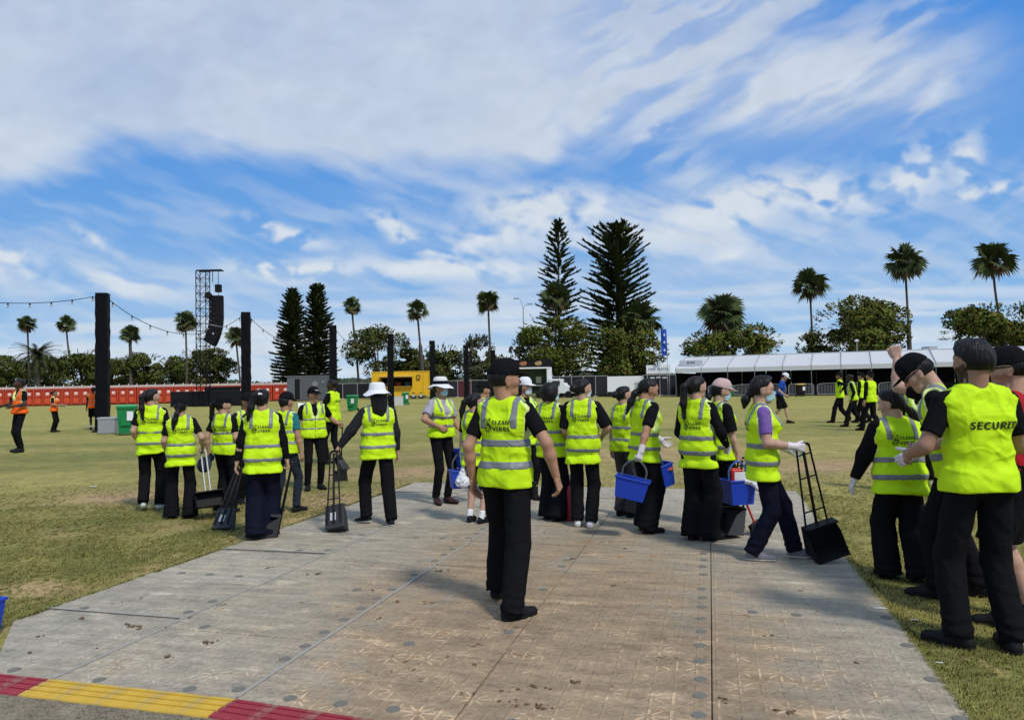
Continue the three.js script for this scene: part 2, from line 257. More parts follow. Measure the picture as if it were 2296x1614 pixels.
    if (i === 0 && j === 1) poly = [[-3.95, s0], [c1, s0], [c1, s1], [c0, s1], [c0, 4.06]];
    const m = part('panel', panel(poly, 0), matTop, root); m.position.y = 0.006 + rnd() * 0.003; m.rotation.set((rnd() - 0.5) * 0.0016, 0, (rnd() - 0.5) * 0.0016);
    if (i > 0 && i < 3 && j > 0) part('lip', rbox(0.013 + 0.006 * rnd(), 0.009, s1 - s0 - 0.004, 0.003, COLS[i] + 0.002, 0.0315, -(s0 + s1) / 2), lipMat, m);
    if (i === 0 && j > 1) part('lip', rbox(c1 - c0 - 0.01, 0.007, 0.016, 0.003, (c0 + c1) / 2, 0.0305, -s0), lipMat, m);
    if (j > 0 && j < 6) { const add = (c, s) => part('connector_plug', stud.clone().translate(c + (rnd() - 0.5) * 0.012, 0.0275, -s - (rnd() - 0.5) * 0.012), studMat, m); for (let k = 0; k < 4; k++) if (rnd() < (i === 1 || i === 3 ? 0.75 : 0.2)) add(c1 - 0.055, s0 + (s1 - s0) * (k + 0.5) / 4); for (let k = 0; k < 3; k++) if (rnd() < (j === 1 ? 0.8 : 0.16)) add(c0 + 0.12 + (c1 - c0 - 0.3) * (k + 0.5) / 3, s0 + 0.055); }
  }
  // clods and leaf litter dropped on the mats
  const cl = []; for (let k = 0; k < 60; k++) { const c = -4.4 + rnd() * 5.3, s = 3.5 + rnd() * rnd() * 7; const n = 1 + Math.floor(rnd() * 5); for (let q = 0; q < n; q++) { const r = 0.004 + rnd() * 0.007; cl.push(new THREE.TetrahedronGeometry(r, 1).scale(1 + rnd() * 2, 0.55, 1 + rnd()).rotateY(rnd() * 6).translate(c + (rnd() - 0.5) * 0.12, 0.036, -s + (rnd() - 0.5) * 0.08)); } }
  const cm = part('dirt_clod', cl, mat(0.15, 0.095, 0.05, 0.95), root); cm.userData.kind = 'stuff';
  // coloured edge ramp
  const ribs = (c0, c1, m, label) => {
    const prof = [[0, 0.03], [0.0, 0.034]], sh = new THREE.Shape(); sh.moveTo(0, 0); sh.lineTo(0, 0.036); for (let k = 0; k < 3; k++) { const a = 0.012 + k * 0.04, y = 0.036 - a * 0.2; sh.lineTo(a, y); sh.lineTo(a + 0.003, y - 0.011); sh.lineTo(a + 0.011, y - 0.012); sh.lineTo(a + 0.014, y - 0.002); } sh.lineTo(0.142, 0.006); sh.lineTo(0.145, 0);
    const g = new THREE.ExtrudeGeometry(sh, { depth: c1 - c0 - 0.006, bevelEnabled: true, bevelThickness: 0.002, bevelSize: 0.001, bevelSegments: 1 });
    g.rotateY(Math.PI / 2); // profile x -> -z, depth -> x
    g.rotateY(Math.PI); const p = g.attributes.position; g.computeBoundingBox(); const b = g.boundingBox; g.translate(-b.min.x, -b.min.y, -b.min.z);
    const dpt = b.max.z - b.min.z; for (let i = 0; i < p.count; i++) { const z = p.getZ(i), k = (p.getX(i)) / (c1 - c0); p.setX(i, p.getX(i) + (c0 + 0.003) + (0.035 - 0.07 * k) * (z / dpt) * 0 - 0.05 * (z / dpt)); p.setZ(i, z - FRONT + 0.012); }
    g.computeVertexNormals();
    const o = thing('edge_ramp', label, 'edge ramp', [0, 0.003, 0], -PHI, 'coloured ramps along the front of the matting'); part('wedge', g, m, o); return o;
  };
  const worn = (r, g, b) => { const t = dataTex(512, 128, (u, v) => { const n = tile(u, v, 6, 41, 5), k = 0.78 + 0.3 * (n - 0.3), d = smooth(0.52, 0.72, tile(u, v, 5, 43, 5)) * 0.4; return [mix(r * k, 0.3, d), mix(g * k, 0.26, d), mix(b * k, 0.18, d)].map((q) => Math.pow(clamp(q, 0, 1), 1 / 2.2)); }, true); t.repeat.set(1, 4); return new THREE.MeshStandardMaterial({ map: t, roughness: 0.55, bumpMap: t, bumpScale: 0.0006 }); };
  const red = worn(0.36, 0.018, 0.032), yellow = worn(0.72, 0.45, 0.03);
  ribs(COLS[1] - 1.16, COLS[1], red, 'dirty red ribbed plastic edge ramp at the left end of the strip');
  ribs(COLS[1], COLS[2], yellow, 'yellow ribbed plastic edge ramp between two red ones');
  const tilted = ribs(COLS[2], COLS[3], red, 'red ribbed plastic edge ramp on the right of the yellow one');
  { const [px, pz] = PW(COLS[2], FRONT), a = -0.078, q = V(-px, 0, -pz).applyAxisAngle(V(0, 1, 0), a); tilted.position.set(px + q.x, 0.003, pz + q.z); tilted.rotation.y += a; }
}

// ------------------------------------------------------------------ bodies and clothes as smooth joined tapered limbs, meshed on a grid
// a limb: { a, b, ra, rb, n, f (flattened f times along n), k (blend), ca / cb (end cut flat), sub }
function dist(p) {
  const [ax, ay, az] = p.a; let bx = p.b[0] - ax, by = p.b[1] - ay, bz = p.b[2] - az;
  const L = Math.hypot(bx, by, bz) || 1e-6, ux = bx / L, uy = by / L, uz = bz / L, f = (p.f || 1) - 1, [n0, n1, n2] = p.n || [0, 0, 0], ra = p.ra, dr = (p.rb ?? p.ra) - p.ra, { ca, cb } = p;
  if (f) { const c = f * (bx * n0 + by * n1 + bz * n2); bx += c * n0; by += c * n1; bz += c * n2; }
  const bb = bx * bx + by * by + bz * bz || 1e-9;
  return (x, y, z) => {
    let qx = x - ax, qy = y - ay, qz = z - az; const h = qx * ux + qy * uy + qz * uz;
    if (f) { const c = f * (qx * n0 + qy * n1 + qz * n2); qx += c * n0; qy += c * n1; qz += c * n2; }
    let t = (qx * bx + qy * by + qz * bz) / bb; t = t < 0 ? 0 : t > 1 ? 1 : t;
    const dx = qx - bx * t, dy = qy - by * t, dz = qz - bz * t; let d = Math.sqrt(dx * dx + dy * dy + dz * dz) - ra - dr * t;
    if (cb && h - L > d) d = h - L; if (ca && -h > d) d = -h;
    return d;
  };
}
const smin = (a, b, k) => { const h = k - Math.abs(a - b); return h > 0 ? Math.min(a, b) - h * h / (4 * k) : Math.min(a, b); };
function evalAt(prims, x, y, z) { let d = 1; for (const p of prims) { const e = (p.fn ||= dist(p))(x, y, z); d = p.sub ? Math.max(d, -e) : smin(d, e, p.k ?? 0.03); } return d; }
function sdf(prims, c, o = {}) {
  const lo = [1e9, 1e9, 1e9], hi = [-1e9, -1e9, -1e9];
  for (const p of prims) if (!p.sub) for (let i = 0; i < 3; i++) { const r = Math.max(p.ra, p.rb ?? 0) + 0.012; lo[i] = Math.min(lo[i], p.a[i] - r, p.b[i] - r); hi[i] = Math.max(hi[i], p.a[i] + r, p.b[i] + r); }
  if (o.box) for (let i = 0; i < 3; i++) { lo[i] = Math.max(lo[i], o.box[0][i]); hi[i] = Math.min(hi[i], o.box[1][i]); }
  for (let i = 0; i < 3; i++) { lo[i] -= 2 * c; hi[i] += 2 * c; }
  const nx = Math.ceil((hi[0] - lo[0]) / c) + 1, ny = Math.ceil((hi[1] - lo[1]) / c) + 1, nz = Math.ceil((hi[2] - lo[2]) / c) + 1, sy = nx, sz = nx * ny;
  const F = new Float32Array(nx * ny * nz).fill(0.5);
  for (const p of prims) {
    const fn = dist(p), k = p.k ?? 0.03, m = Math.max(p.ra, p.rb ?? 0) + (p.sub ? 0.01 : k + 3 * c);
    const i0 = [], i1 = [];
    for (let i = 0; i < 3; i++) { i0[i] = Math.max(0, Math.floor((Math.min(p.a[i], p.b[i]) - m - lo[i]) / c)); i1[i] = Math.min([nx, ny, nz][i] - 1, Math.ceil((Math.max(p.a[i], p.b[i]) + m - lo[i]) / c)); }
    for (let z = i0[2]; z <= i1[2]; z++) for (let y = i0[1]; y <= i1[1]; y++) for (let x = i0[0], q = x + y * sy + z * sz; x <= i1[0]; x++, q++) {
      const d = fn(lo[0] + x * c, lo[1] + y * c, lo[2] + z * c);
      F[q] = p.sub ? Math.max(F[q], -d) : smin(F[q], d, k);
    }
  }
  if (o.post) for (let z = 0, q = 0; z < nz; z++) for (let y = 0; y < ny; y++) for (let x = 0; x < nx; x++, q++) if (F[q] < 0.06) F[q] = o.post(lo[0] + x * c, lo[1] + y * c, lo[2] + z * c, F[q]);
  // surface nets
  const id = new Int32Array(nx * ny * nz).fill(-1), P = [], NO = [], UV = [], CO = [], I = [], E = [[0, 1], [2, 3], [4, 5], [6, 7], [0, 2], [1, 3], [4, 6], [5, 7], [0, 4], [1, 5], [2, 6], [3, 7]], off = [0, 1, sy, sy + 1, sz, sz + 1, sz + sy, sz + sy + 1], f = new Float32Array(8);
  let n = 0;
  for (let z = 0; z < nz - 1; z++) for (let y = 0; y < ny - 1; y++) for (let x = 0, q = y * sy + z * sz; x < nx - 1; x++, q++) {
    let m = 0; for (let i = 0; i < 8; i++) { f[i] = F[q + off[i]]; if (f[i] < 0) m |= 1 << i; }
    if (m === 0 || m === 255) continue;
    let sx = 0, sY = 0, sZ = 0, cn = 0;
    for (let e = 0; e < 12; e++) { const a = E[e][0], b = E[e][1]; if ((f[a] < 0) === (f[b] < 0)) continue; const t = f[a] / (f[a] - f[b]); sx += (a & 1) + t * ((b & 1) - (a & 1)); sY += ((a >> 1) & 1) + t * (((b >> 1) & 1) - ((a >> 1) & 1)); sZ += (a >> 2) + t * ((b >> 2) - (a >> 2)); cn++; }
    sx /= cn; sY /= cn; sZ /= cn;
    const gx = mix(mix(f[1] - f[0], f[3] - f[2], sY), mix(f[5] - f[4], f[7] - f[6], sY), sZ), gy = mix(mix(f[2] - f[0], f[3] - f[1], sx), mix(f[6] - f[4], f[7] - f[5], sx), sZ), gz = mix(mix(f[4] - f[0], f[5] - f[1], sx), mix(f[6] - f[2], f[7] - f[3], sx), sY), gl = Math.hypot(gx, gy, gz) || 1;
    const X = lo[0] + (x + sx) * c, Y = lo[1] + (y + sY) * c, Zz = lo[2] + (z + sZ) * c;
    P.push(X, Y, Zz); NO.push(gx / gl, gy / gl, gz / gl); UV.push(X + Zz * 0.8, Y);
    if (o.color) { const k = o.color(X, Y, Zz); CO.push(k[0], k[1], k[2]); }
    id[q] = n++;
  }
  for (let z = 1; z < nz - 1; z++) for (let y = 1; y < ny - 1; y++) for (let x = 1; x < nx - 1; x++) {
    const q = x + y * sy + z * sz, s = F[q] < 0;
    const quad = (a, b, c2, d) => { if (id[a] < 0 || id[b] < 0 || id[c2] < 0 || id[d] < 0) return; if (s) I.push(id[a], id[b], id[c2], id[a], id[c2], id[d]); else I.push(id[a], id[c2], id[b], id[a], id[d], id[c2]); };
    if (s !== F[q + 1] < 0) quad(q - sy - sz, q - sz, q, q - sy);
    if (s !== F[q + sy] < 0) quad(q - 1 - sz, q - 1, q, q - sz);
    if (s !== F[q + sz] < 0) quad(q - 1 - sy, q - sy, q, q - 1);
  }
  const g = new THREE.BufferGeometry();
  g.setAttribute('position', new THREE.Float32BufferAttribute(P, 3)); g.setAttribute('normal', new THREE.Float32BufferAttribute(NO, 3)); g.setAttribute('uv', new THREE.Float32BufferAttribute(UV, 2));
  if (o.color) g.setAttribute('color', new THREE.Float32BufferAttribute(CO, 3));
  g.setIndex(I);
  return g;
}
const grow = (ps, e) => ps.map((p) => ({ ...p, fn: undefined, ra: p.ra + e, rb: (p.rb ?? p.ra) + e }));
const moved = (ps, M) => { const v = V(0, 0, 0); const pt = (a) => v.set(...a).applyMatrix4(M).toArray(), dr = (a) => v.set(...a).transformDirection(M).toArray(); return ps.map((p) => ({ ...p, fn: undefined, a: pt(p.a), b: pt(p.b), n: p.n && dr(p.n) })); };
function ik(a, t, l1, l2, hint) {          // elbow or knee of a two-bone limb
  const A0 = V(...a), T = V(...t), d = T.clone().sub(A0); let L = d.length(); const most = (l1 + l2) * 0.998;
  if (L > most) { T.copy(A0).addScaledVector(d.normalize(), most); L = most; }
  const u = T.clone().sub(A0).normalize(), h = V(...hint), w = h.addScaledVector(u, -h.dot(u)).normalize(), c = (l1 * l1 + L * L - l2 * l2) / (2 * l1 * L), s = Math.sqrt(Math.max(0, 1 - c * c));
  return [A0.clone().addScaledVector(u, l1 * c).addScaledVector(w, l1 * s).toArray(), T.toArray()];
}
// ---- cloth, skin and print materials
const weave = dataTex(256, 256, (u, v, i, j) => { const n = tile(u, v, 8, 3, 5); const k = 0.5 + 0.5 * Math.sin(i * 0.8) * Math.sin(j * 0.8); const q = 0.35 * n + 0.5 * k; return [q, q, q]; });
weave.repeat.set(6, 6);
const crease = dataTex(512, 512, (u, v) => { const a = tile(u, v, 5, 61, 4), b = tile(u + 0.2 * a, v + 0.25 * a, 7, 71, 3), c = 1 - Math.abs(tile(u * 1 + 0.15 * b, v + 0.2 * a, 4, 81, 2) - 0.375) * 4.2, d = 1 - Math.abs(tile(u, v + 0.2 * b, 6, 91, 2) - 0.375) * 4.5, q = 0.45 * b + 0.28 * clamp(c, 0, 1) + 0.25 * clamp(d, 0, 1); return [q, q, q]; });
crease.repeat.set(2.1, 1.9);
const cloth = (r, g, b, rough = 0.92) => new THREE.MeshPhysicalMaterial({ color: new THREE.Color().setRGB(r, g, b), roughness: rough, bumpMap: crease, bumpScale: 0.014, specularIntensity: Math.max(r, g, b) < 0.04 ? 0.1 : 0.35 });
const lock = dataTex(256, 256, (u, v) => { const a = tile(u * 1, v * 0.06 + u * 0.0, 64, 7, 3) * 0.7 + 0.3 * tile(u, v * 0.1, 20, 9, 3); return [a, a, a]; }); lock.repeat.set(3.2, 2.2);
const M = {
  black: cloth(0.009, 0.009, 0.0103), charcoal: cloth(0.02, 0.021, 0.025), navy: cloth(0.0075, 0.009, 0.019), jean: cloth(0.02, 0.026, 0.04), greyCloth: cloth(0.06, 0.062, 0.065), lavender: cloth(0.36, 0.33, 0.4), purple: cloth(0.2, 0.11, 0.36),
  teal: cloth(0.02, 0.17, 0.18), blue: cloth(0.015, 0.07, 0.34), red: cloth(0.36, 0.012, 0.02), white: cloth(0.75, 0.75, 0.77), pink: cloth(0.55, 0.38, 0.36), orange: new THREE.MeshPhysicalMaterial({ vertexColors: true, roughness: 0.8, bumpMap: weave, bumpScale: 0.001, specularIntensity: 0.4 }),
  vest: new THREE.MeshPhysicalMaterial({ vertexColors: true, roughness: 0.72, bumpMap: crease, bumpScale: 0.011, specularIntensity: 0.3 }),
  stripe: mat(0.2, 0.21, 0.225, 0.45), skin: new THREE.MeshPhysicalMaterial({ vertexColors: true, roughness: 0.55, specularIntensity: 0.5 }),
  hair: new THREE.MeshPhysicalMaterial({ bumpMap: lock, bumpScale: 0.012, color: new THREE.Color().setRGB(0.006, 0.005, 0.005), roughness: 0.5, specularIntensity: 0.55 }), brownHair: mat(0.03, 0.017, 0.011, 0.55),
  shoeBlack: mat(0.012, 0.012, 0.013, 0.6), shoeBrown: mat(0.03, 0.016, 0.014, 0.5), shoeRed: mat(0.045, 0.012, 0.014, 0.55), shoeGrey: mat(0.17, 0.17, 0.19, 0.85), shoeWhite: mat(0.66, 0.65, 0.63, 0.7), soleWhite: mat(0.62, 0.6, 0.56, 0.8), soleBlack: mat(0.02, 0.02, 0.02, 0.85),
  mask: mat(0.42, 0.66, 0.76, 0.85), maskWhite: mat(0.66, 0.72, 0.74, 0.85), glove: new THREE.MeshPhysicalMaterial({ color: new THREE.Color().setRGB(0.66, 0.61, 0.62), roughness: 0.5 }), shade: mat(0.01, 0.01, 0.011, 0.2), straw: mat(0.72, 0.7, 0.66, 0.9),
};
const LIME = [0.555, 0.835, 0.012], ORANGE = [0.95, 0.14, 0.01];
function inkTexture(w, h, draw) {
  const c = document.createElement('canvas'); c.width = w; c.height = h; const x = c.getContext('2d'); x.fillStyle = '#000'; x.fillRect(0, 0, w, h); x.fillStyle = x.strokeStyle = '#fff'; draw(x, w, h);
  return new THREE.CanvasTexture(c);
}
const ink = (t, r = 0.02, g = 0.03, b = 0.012) => new THREE.MeshStandardMaterial({ color: new THREE.Color().setRGB(r, g, b), roughness: 0.85, alphaMap: t, alphaTest: 0.5, side: THREE.DoubleSide });
const cleanInk = ink(inkTexture(768, 384, (x, w, h) => {
  x.lineWidth = 15; x.lineCap = 'round';
  x.beginPath(); x.arc(150, 255, 82, 0, 7); x.stroke();                                     // globe below two raised fingers
  x.beginPath(); x.ellipse(150, 255, 38, 82, 0.5, 0, 7); x.stroke(); x.beginPath(); x.moveTo(80, 225); x.quadraticCurveTo(150, 290, 225, 250); x.stroke();
  for (const [a, b, r] of [[98, 84, -0.3], [196, 84, 0.3]]) { x.save(); x.translate(a, b); x.rotate(r); x.beginPath(); x.roundRect(-24, -66, 48, 150, 24); x.stroke(); x.restore(); }
  x.beginPath(); x.arc(215, 195, 26, 0, 7); x.stroke();
  x.textBaseline = 'middle'; x.font = 'bold 132px sans-serif';
  const put = (t, y, len) => { const m = x.measureText(t).width; x.save(); x.translate(268, y); x.scale(len / m, 1); x.fillText(t, 0, 0); x.restore(); };
  put('CLEAN', 118, 460); put('VIBES', 268, 470);
}));
const securityInk = ink(inkTexture(1024, 200, (x, w, h) => { x.textAlign = 'center'; x.textBaseline = 'middle'; x.font = 'bold 190px sans-serif'; const m = x.measureText('SECURITY').width; x.translate(w / 2, h / 2 + 6); x.scale(980 / m, 1); x.fillText('SECURITY', 0, 0); }), 0.012, 0.014, 0.01);
const capInk = ink(inkTexture(256, 128, (x) => { x.textAlign = 'center'; x.textBaseline = 'middle'; x.font = 'bold 84px sans-serif'; x.fillText('VIBES', 128, 66); }), 0.6, 0.6, 0.62);
// a flat print laid on a surface: rays run along +z or -z in the garment's own axes until they meet it
function printOn(prims, cx, cy, w, h, from, lift = 0.004, nu = 36, nv = 10) {
  const P = [], U = [], I = [], s = -Math.sign(from);
  for (let j = 0; j <= nv; j++) for (let i = 0; i <= nu; i++) {
    const u = i / nu, v = j / nv, x = cx + (u - 0.5) * w * Math.sign(from), y = cy + (v - 0.5) * h; let z = from, k = 0;
    for (; k < 60; k++) { const d = (typeof prims === 'function' ? prims(x, y, z) : evalAt(prims, x, y, z)) - lift; if (d < 0.0008) break; z += s * Math.max(d * 0.6, 0.0012); if (Math.abs(z) > 0.4) break; }
    P.push(x, y, z); U.push(u, v);
  }
  for (let j = 0; j < nv; j++) for (let i = 0; i < nu; i++) { const a = j * (nu + 1) + i; I.push(a, a + 1, a + nu + 2, a, a + nu + 2, a + nu + 1); }
  const g = new THREE.BufferGeometry(); g.setAttribute('position', new THREE.Float32BufferAttribute(P, 3)); g.setAttribute('uv', new THREE.Float32BufferAttribute(U, 2)); g.setIndex(I); g.computeVertexNormals(); return g;
}
const Zn = [0, 0, 1], Xn = [1, 0, 0], Yn = [0, 1, 0];
function handPrims(w, dir, side, thumb, curl, s, e = 0) {
  const d = V(...dir).normalize(), t = V(...thumb), W = V(...w); t.addScaledVector(d, -t.dot(d)).normalize();
  const n = t.clone().cross(d).multiplyScalar(side > 0 ? -1 : 1), na = n.toArray(), at = (a, b, c) => W.clone().addScaledVector(d, a * s).addScaledVector(t, b * s).addScaledVector(n, c * s).toArray(), out = [];
  out.push({ a: at(-0.03, 0, 0), b: at(0.015, 0, 0), ra: 0.027 * s + e, rb: 0.026 * s + e, n: na, f: 1.25, k: 0.02 });
  for (const q of [-0.022, 0, 0.022]) out.push({ a: at(0.022, q * 0.7, 0), b: at(0.085, q * 1.15, 0), ra: 0.019 * s + e, rb: 0.0165 * s + e, n: na, f: 1.35, k: 0.012 });
  for (let i = 0; i < 4; i++) {
    const q = 0.031 - 0.0205 * i, len = [0.9, 1, 0.95, 0.76][i]; let p = at(0.086 - Math.abs(i - 1.2) * 0.004, q, 0), a = 0.12 + 0.1 * i * 0.3;
    for (const [l, r] of [[0.038, 0.0092], [0.026, 0.0086], [0.02, 0.0078]]) {
      a += curl; const v = d.clone().multiplyScalar(Math.cos(a)).addScaledVector(n, Math.sin(a)).addScaledVector(t, q * 1.4), b = V(...p).addScaledVector(v.normalize(), l * len * s).toArray();
      out.push({ a: p, b, ra: r * s + e, rb: (r - 0.0007) * s + e, k: 0.004 }); p = b;
    }
  }
  let p = at(0.022, 0.03, 0.006);
  for (const [l, f, c, r] of [[0.042, 0.75, 0.25 + curl * 0.3, 0.0125], [0.032, 0.9, 0.3 + curl * 0.5, 0.0105], [0.024, 1, 0.3 + curl * 0.7, 0.0095]]) {
    const v = d.clone().multiplyScalar(f).addScaledVector(t, 0.75 - curl * 0.35).addScaledVector(n, c), b = V(...p).addScaledVector(v.normalize(), l * s).toArray(); out.push({ a: p, b, ra: r * s + e, rb: (r - 0.001) * s + e, k: 0.008 }); p = b;
  }
  return out;
}
const headSkin = [
  { a: [0, 1.622, -0.028], b: [0, 1.628, 0.022], ra: 0.079, rb: 0.074, k: 0.03 }, { a: [0, 1.57, 0.03], b: [0, 1.53, 0.045], ra: 0.058, rb: 0.042, k: 0.04 }, { a: [0, 1.503, 0.066], b: [0, 1.508, 0.062], ra: 0.026, k: 0.03 },
  { a: [0.03, 1.58, 0.058], b: [-0.03, 1.58, 0.058], ra: 0.03, k: 0.03 }, { a: [0.03, 1.632, 0.078], b: [-0.03, 1.632, 0.078], ra: 0.018, k: 0.02 },
  { a: [0, 1.608, 0.094], b: [0, 1.576, 0.112], ra: 0.008, rb: 0.0135, k: 0.012 }, { a: [0.011, 1.571, 0.102], b: [-0.011, 1.571, 0.102], ra: 0.0085, k: 0.008 }, { a: [0.018, 1.541, 0.083], b: [-0.018, 1.541, 0.083], ra: 0.0095, k: 0.01 },
  { a: [0.074, 1.61, -0.008], b: [0.071, 1.57, 0.0], ra: 0.027, rb: 0.018, n: Xn, f: 2.6, k: 0.006 }, { a: [-0.074, 1.61, -0.008], b: [-0.071, 1.57, 0.0], ra: 0.027, rb: 0.018, n: Xn, f: 2.6, k: 0.006 },
  { a: [0, 1.54, -0.03], b: [0, 1.43, -0.012], ra: 0.054, rb: 0.058, k: 0.03 },
  { a: [0.033, 1.609, 0.104], b: [0.033, 1.607, 0.104], ra: 0.0145, sub: 1 }, { a: [-0.033, 1.609, 0.104], b: [-0.033, 1.607, 0.104], ra: 0.0145, sub: 1 },
];
let tris = 0;
// o: foot [px, py] in the photograph, top py, face (0 away, 90 to the right, 180 towards us) and the rest of the pose and clothes
function person(o) {
  const base0 = G(o.foot[0], o.foot[1]), onMat = inPath(base0[0], base0[2]), base = onMat ? G(o.foot[0], o.foot[1], 0.032) : base0;
  const Z = -base[2], hat = o.hat ? 0.035 : o.hair === 'full' ? 0.025 : 0.01, H = o.H || (A(o.foot[0] + (o.dx || 0), o.top, Z)[1] - base[1] - hat), S = H / 1.7;
  const c = clamp(Z * 0.0022, 0.0099, 0.03), B = o.bulk || 1, fem = o.fem ? 1 : 0, sw = (fem ? 0.158 : 0.174) * (0.6 + 0.4 * B), skin = o.skin || [0.36, 0.2, 0.13];
  const grp = thing('person', o.label, 'person', base), bearing = Math.atan2(base[0], Z), ang = R(o.face) + bearing;
  grp.rotation.y = Math.PI - ang;
  const put = (name, g, m, parent = grp) => { g.scale(S, S, S); tris += (g.index ? g.index.count : g.attributes.position.count) / 3; return part(name, g, m, parent); };
  // skeleton
  const hw = 0.088 + 0.006 * fem, feet = o.legs || [[0.1, 0.02], [-0.1, -0.02]], ankles = feet.map(([x, z, , l = 0]) => [x, 0.085 + l, z - 0.03]);
  let hipY = 0.91; ankles.forEach((a, i) => { const x = a[0] - (i ? -hw : hw), z = a[2]; hipY = Math.min(hipY, a[1] + Math.sqrt(Math.max(0.3, 0.846 * 0.846 - x * x - z * z))); });
  const drop = hipY - 0.91;
  const TM = new THREE.Matrix4().makeTranslation(0, 0.95 + drop, o.lean ? 0.0 : 0).multiply(new THREE.Matrix4().makeRotationY(R(-(o.twist || 0)))).multiply(new THREE.Matrix4().makeRotationX(R(o.lean || 0))).multiply(new THREE.Matrix4().makeRotationZ(R(o.side || 0))).multiply(new THREE.Matrix4().makeTranslation(0, -0.95, 0));
  const [hy, hp, hr] = o.head || [0, 0, 0];
  const HM = TM.clone().multiply(new THREE.Matrix4().makeTranslation(0, 1.47, -0.01)).multiply(new THREE.Matrix4().makeRotationY(R(-hy))).multiply(new THREE.Matrix4().makeRotationX(R(hp || 0))).multiply(new THREE.Matrix4().makeRotationZ(R(hr || 0))).multiply(new THREE.Matrix4().makeTranslation(0, -1.47, 0.01));
  const tp = (p, m = TM) => V(...p).applyMatrix4(m).toArray();
  const torsoL = [
    { a: [0.05, 0.94, -0.01], b: [-0.05, 0.94, -0.01], ra: (0.106 + 0.008 * fem) * B, n: Zn, f: 1.12, k: 0.05 }, { a: [0, 1.02, 0], b: [0, 1.2, 0], ra: 0.112 * B, rb: 0.116 * B, n: Zn, f: 1.12, k: 0.06 },
    { a: [0.058, 1.29, 0], b: [-0.058, 1.29, 0], ra: 0.104 * B, n: Zn, f: 1.12, k: 0.06 }, { a: [sw - 0.05, 1.385, -0.01], b: [0.05 - sw, 1.385, -0.01], ra: 0.055 * (0.5 + 0.5 * B), k: 0.05 },
    ...(fem ? [{ a: [0.06, 1.27, 0.085], b: [-0.06, 1.27, 0.085], ra: 0.058, k: 0.04 }] : []),
  ], torso = moved(torsoL, TM);
  const neck = moved([{ a: [0, 1.39, -0.015], b: [0, 1.5, 0], ra: 0.062, rb: 0.052, k: 0.05 }], TM);
  const ab = 0.7 + 0.3 * B, arms = [0, 1].map((i) => {
    const s = i ? -1 : 1, sh = tp([s * sw, 1.385, -0.005]), want = (i ? o.armR : o.armL) || [s * 0.25, 0.86, 0.03], hint = (i ? o.elR : o.elL) || [s * 0.35, 0, -1];
    const [el, wr] = ik(sh, want.slice(0, 3), 0.275, 0.245, hint); const fore = V(...wr).sub(V(...el)).normalize(); const hd = (i ? o.hdR : o.hdL);
    const d = hd ? V(...hd).normalize() : fore; return { s, sh, el, wr, d, curl: (i ? o.curlR : o.curlL) ?? 0.28, thumb: (i ? o.thR : o.thL) || (Math.abs(fore.y) > 0.6 ? [0, 0, 1] : [0, 1, 0]) };
  });
  const legs = [0, 1].map((i) => { const s = i ? -1 : 1, hip = [s * hw, hipY, 0], [kn, an] = ik(hip, ankles[i], 0.435, 0.415, [s * 0.12, 0, 1]); return { s, hip, kn, an }; });
  const armSkin = arms.flatMap((a) => [{ a: a.sh, b: a.el, ra: 0.049 * ab, rb: 0.04 * ab, k: 0.02 }, { a: a.el, b: V(...a.el).lerp(V(...a.wr), 0.35).toArray(), ra: 0.04 * ab, rb: 0.041 * ab, k: 0.02 }, { a: V(...a.el).lerp(V(...a.wr), 0.35).toArray(), b: a.wr, ra: 0.041 * ab, rb: 0.027 * (0.6 + 0.4 * ab), k: 0.02 }]);
  const legSkin = legs.flatMap((l) => [{ a: l.hip, b: l.kn, ra: 0.082 * B, rb: 0.05, k: 0.02 }, { a: l.kn, b: V(...l.kn).lerp(V(...l.an), 0.3).toArray(), ra: 0.05, rb: 0.054, k: 0.02 }, { a: V(...l.kn).lerp(V(...l.an), 0.3).toArray(), b: l.an, ra: 0.054, rb: 0.034, k: 0.02 }]);
  // skin: one continuous figure; the head and the hands come from finer grids
  const tone = (x, y, z) => { const n = 1 + 0.1 * N3(x * 30, y * 30, z * 30); return [skin[0] * n, skin[1] * n, skin[2] * n]; };
  const iHM = HM.clone().invert(), q = V(0, 0, 0), hc = o.hairTone || [0.01, 0.008, 0.007];
  const faceTone = (x, y, z) => {
    q.set(x, y, z).applyMatrix4(iHM); let k = tone(x, y, z); const ax = Math.abs(q.x);
    if (q.z > 0.06) {
      if (ax > 0.012 && ax < 0.05 && Math.abs(q.y - 1.634 + ax * 0.08) < 0.0065) k = k.map((v, i) => mix(v, hc[i], 0.75));
      if (Math.abs(ax - 0.033) < 0.016 && Math.abs(q.y - 1.607) < 0.0065) k = Math.abs(ax - 0.033) < 0.008 ? [0.015, 0.01, 0.008] : [0.4, 0.36, 0.34];
      if (ax < 0.026 && Math.abs(q.y - 1.541) < 0.009) k = [k[0] * 0.85, k[1] * 0.55, k[2] * 0.6];
      if (ax < 0.06 && q.y > 1.55 && q.y < 1.59) k = [k[0] * 1.06, k[1] * 0.95, k[2] * 0.93];
    }
    if (o.beard && q.y < 1.572 + Math.max(0, 0.05 - q.z) * 0.35 && q.y > 1.485 && q.z > -0.02 && !(ax < 0.024 && Math.abs(q.y - 1.541) < 0.008)) k = k.map((v, i) => mix(v, hc[i], o.beard));
    return k;
  };
  const hs = fem ? 0.92 : 1.02, bits = [];
  bits.push(sdf([...grow(torso, -0.016), ...neck, ...armSkin, ...(o.fit === 'shorts' ? legSkin : grow(legSkin, -0.014))], c * 1.15, { color: tone }));
  bits.push(sdf(moved(headSkin, HM), Math.max(0.0048, c * 0.5), { color: faceTone }));
  const hc2 = Math.max(0.0045, c * 0.42);
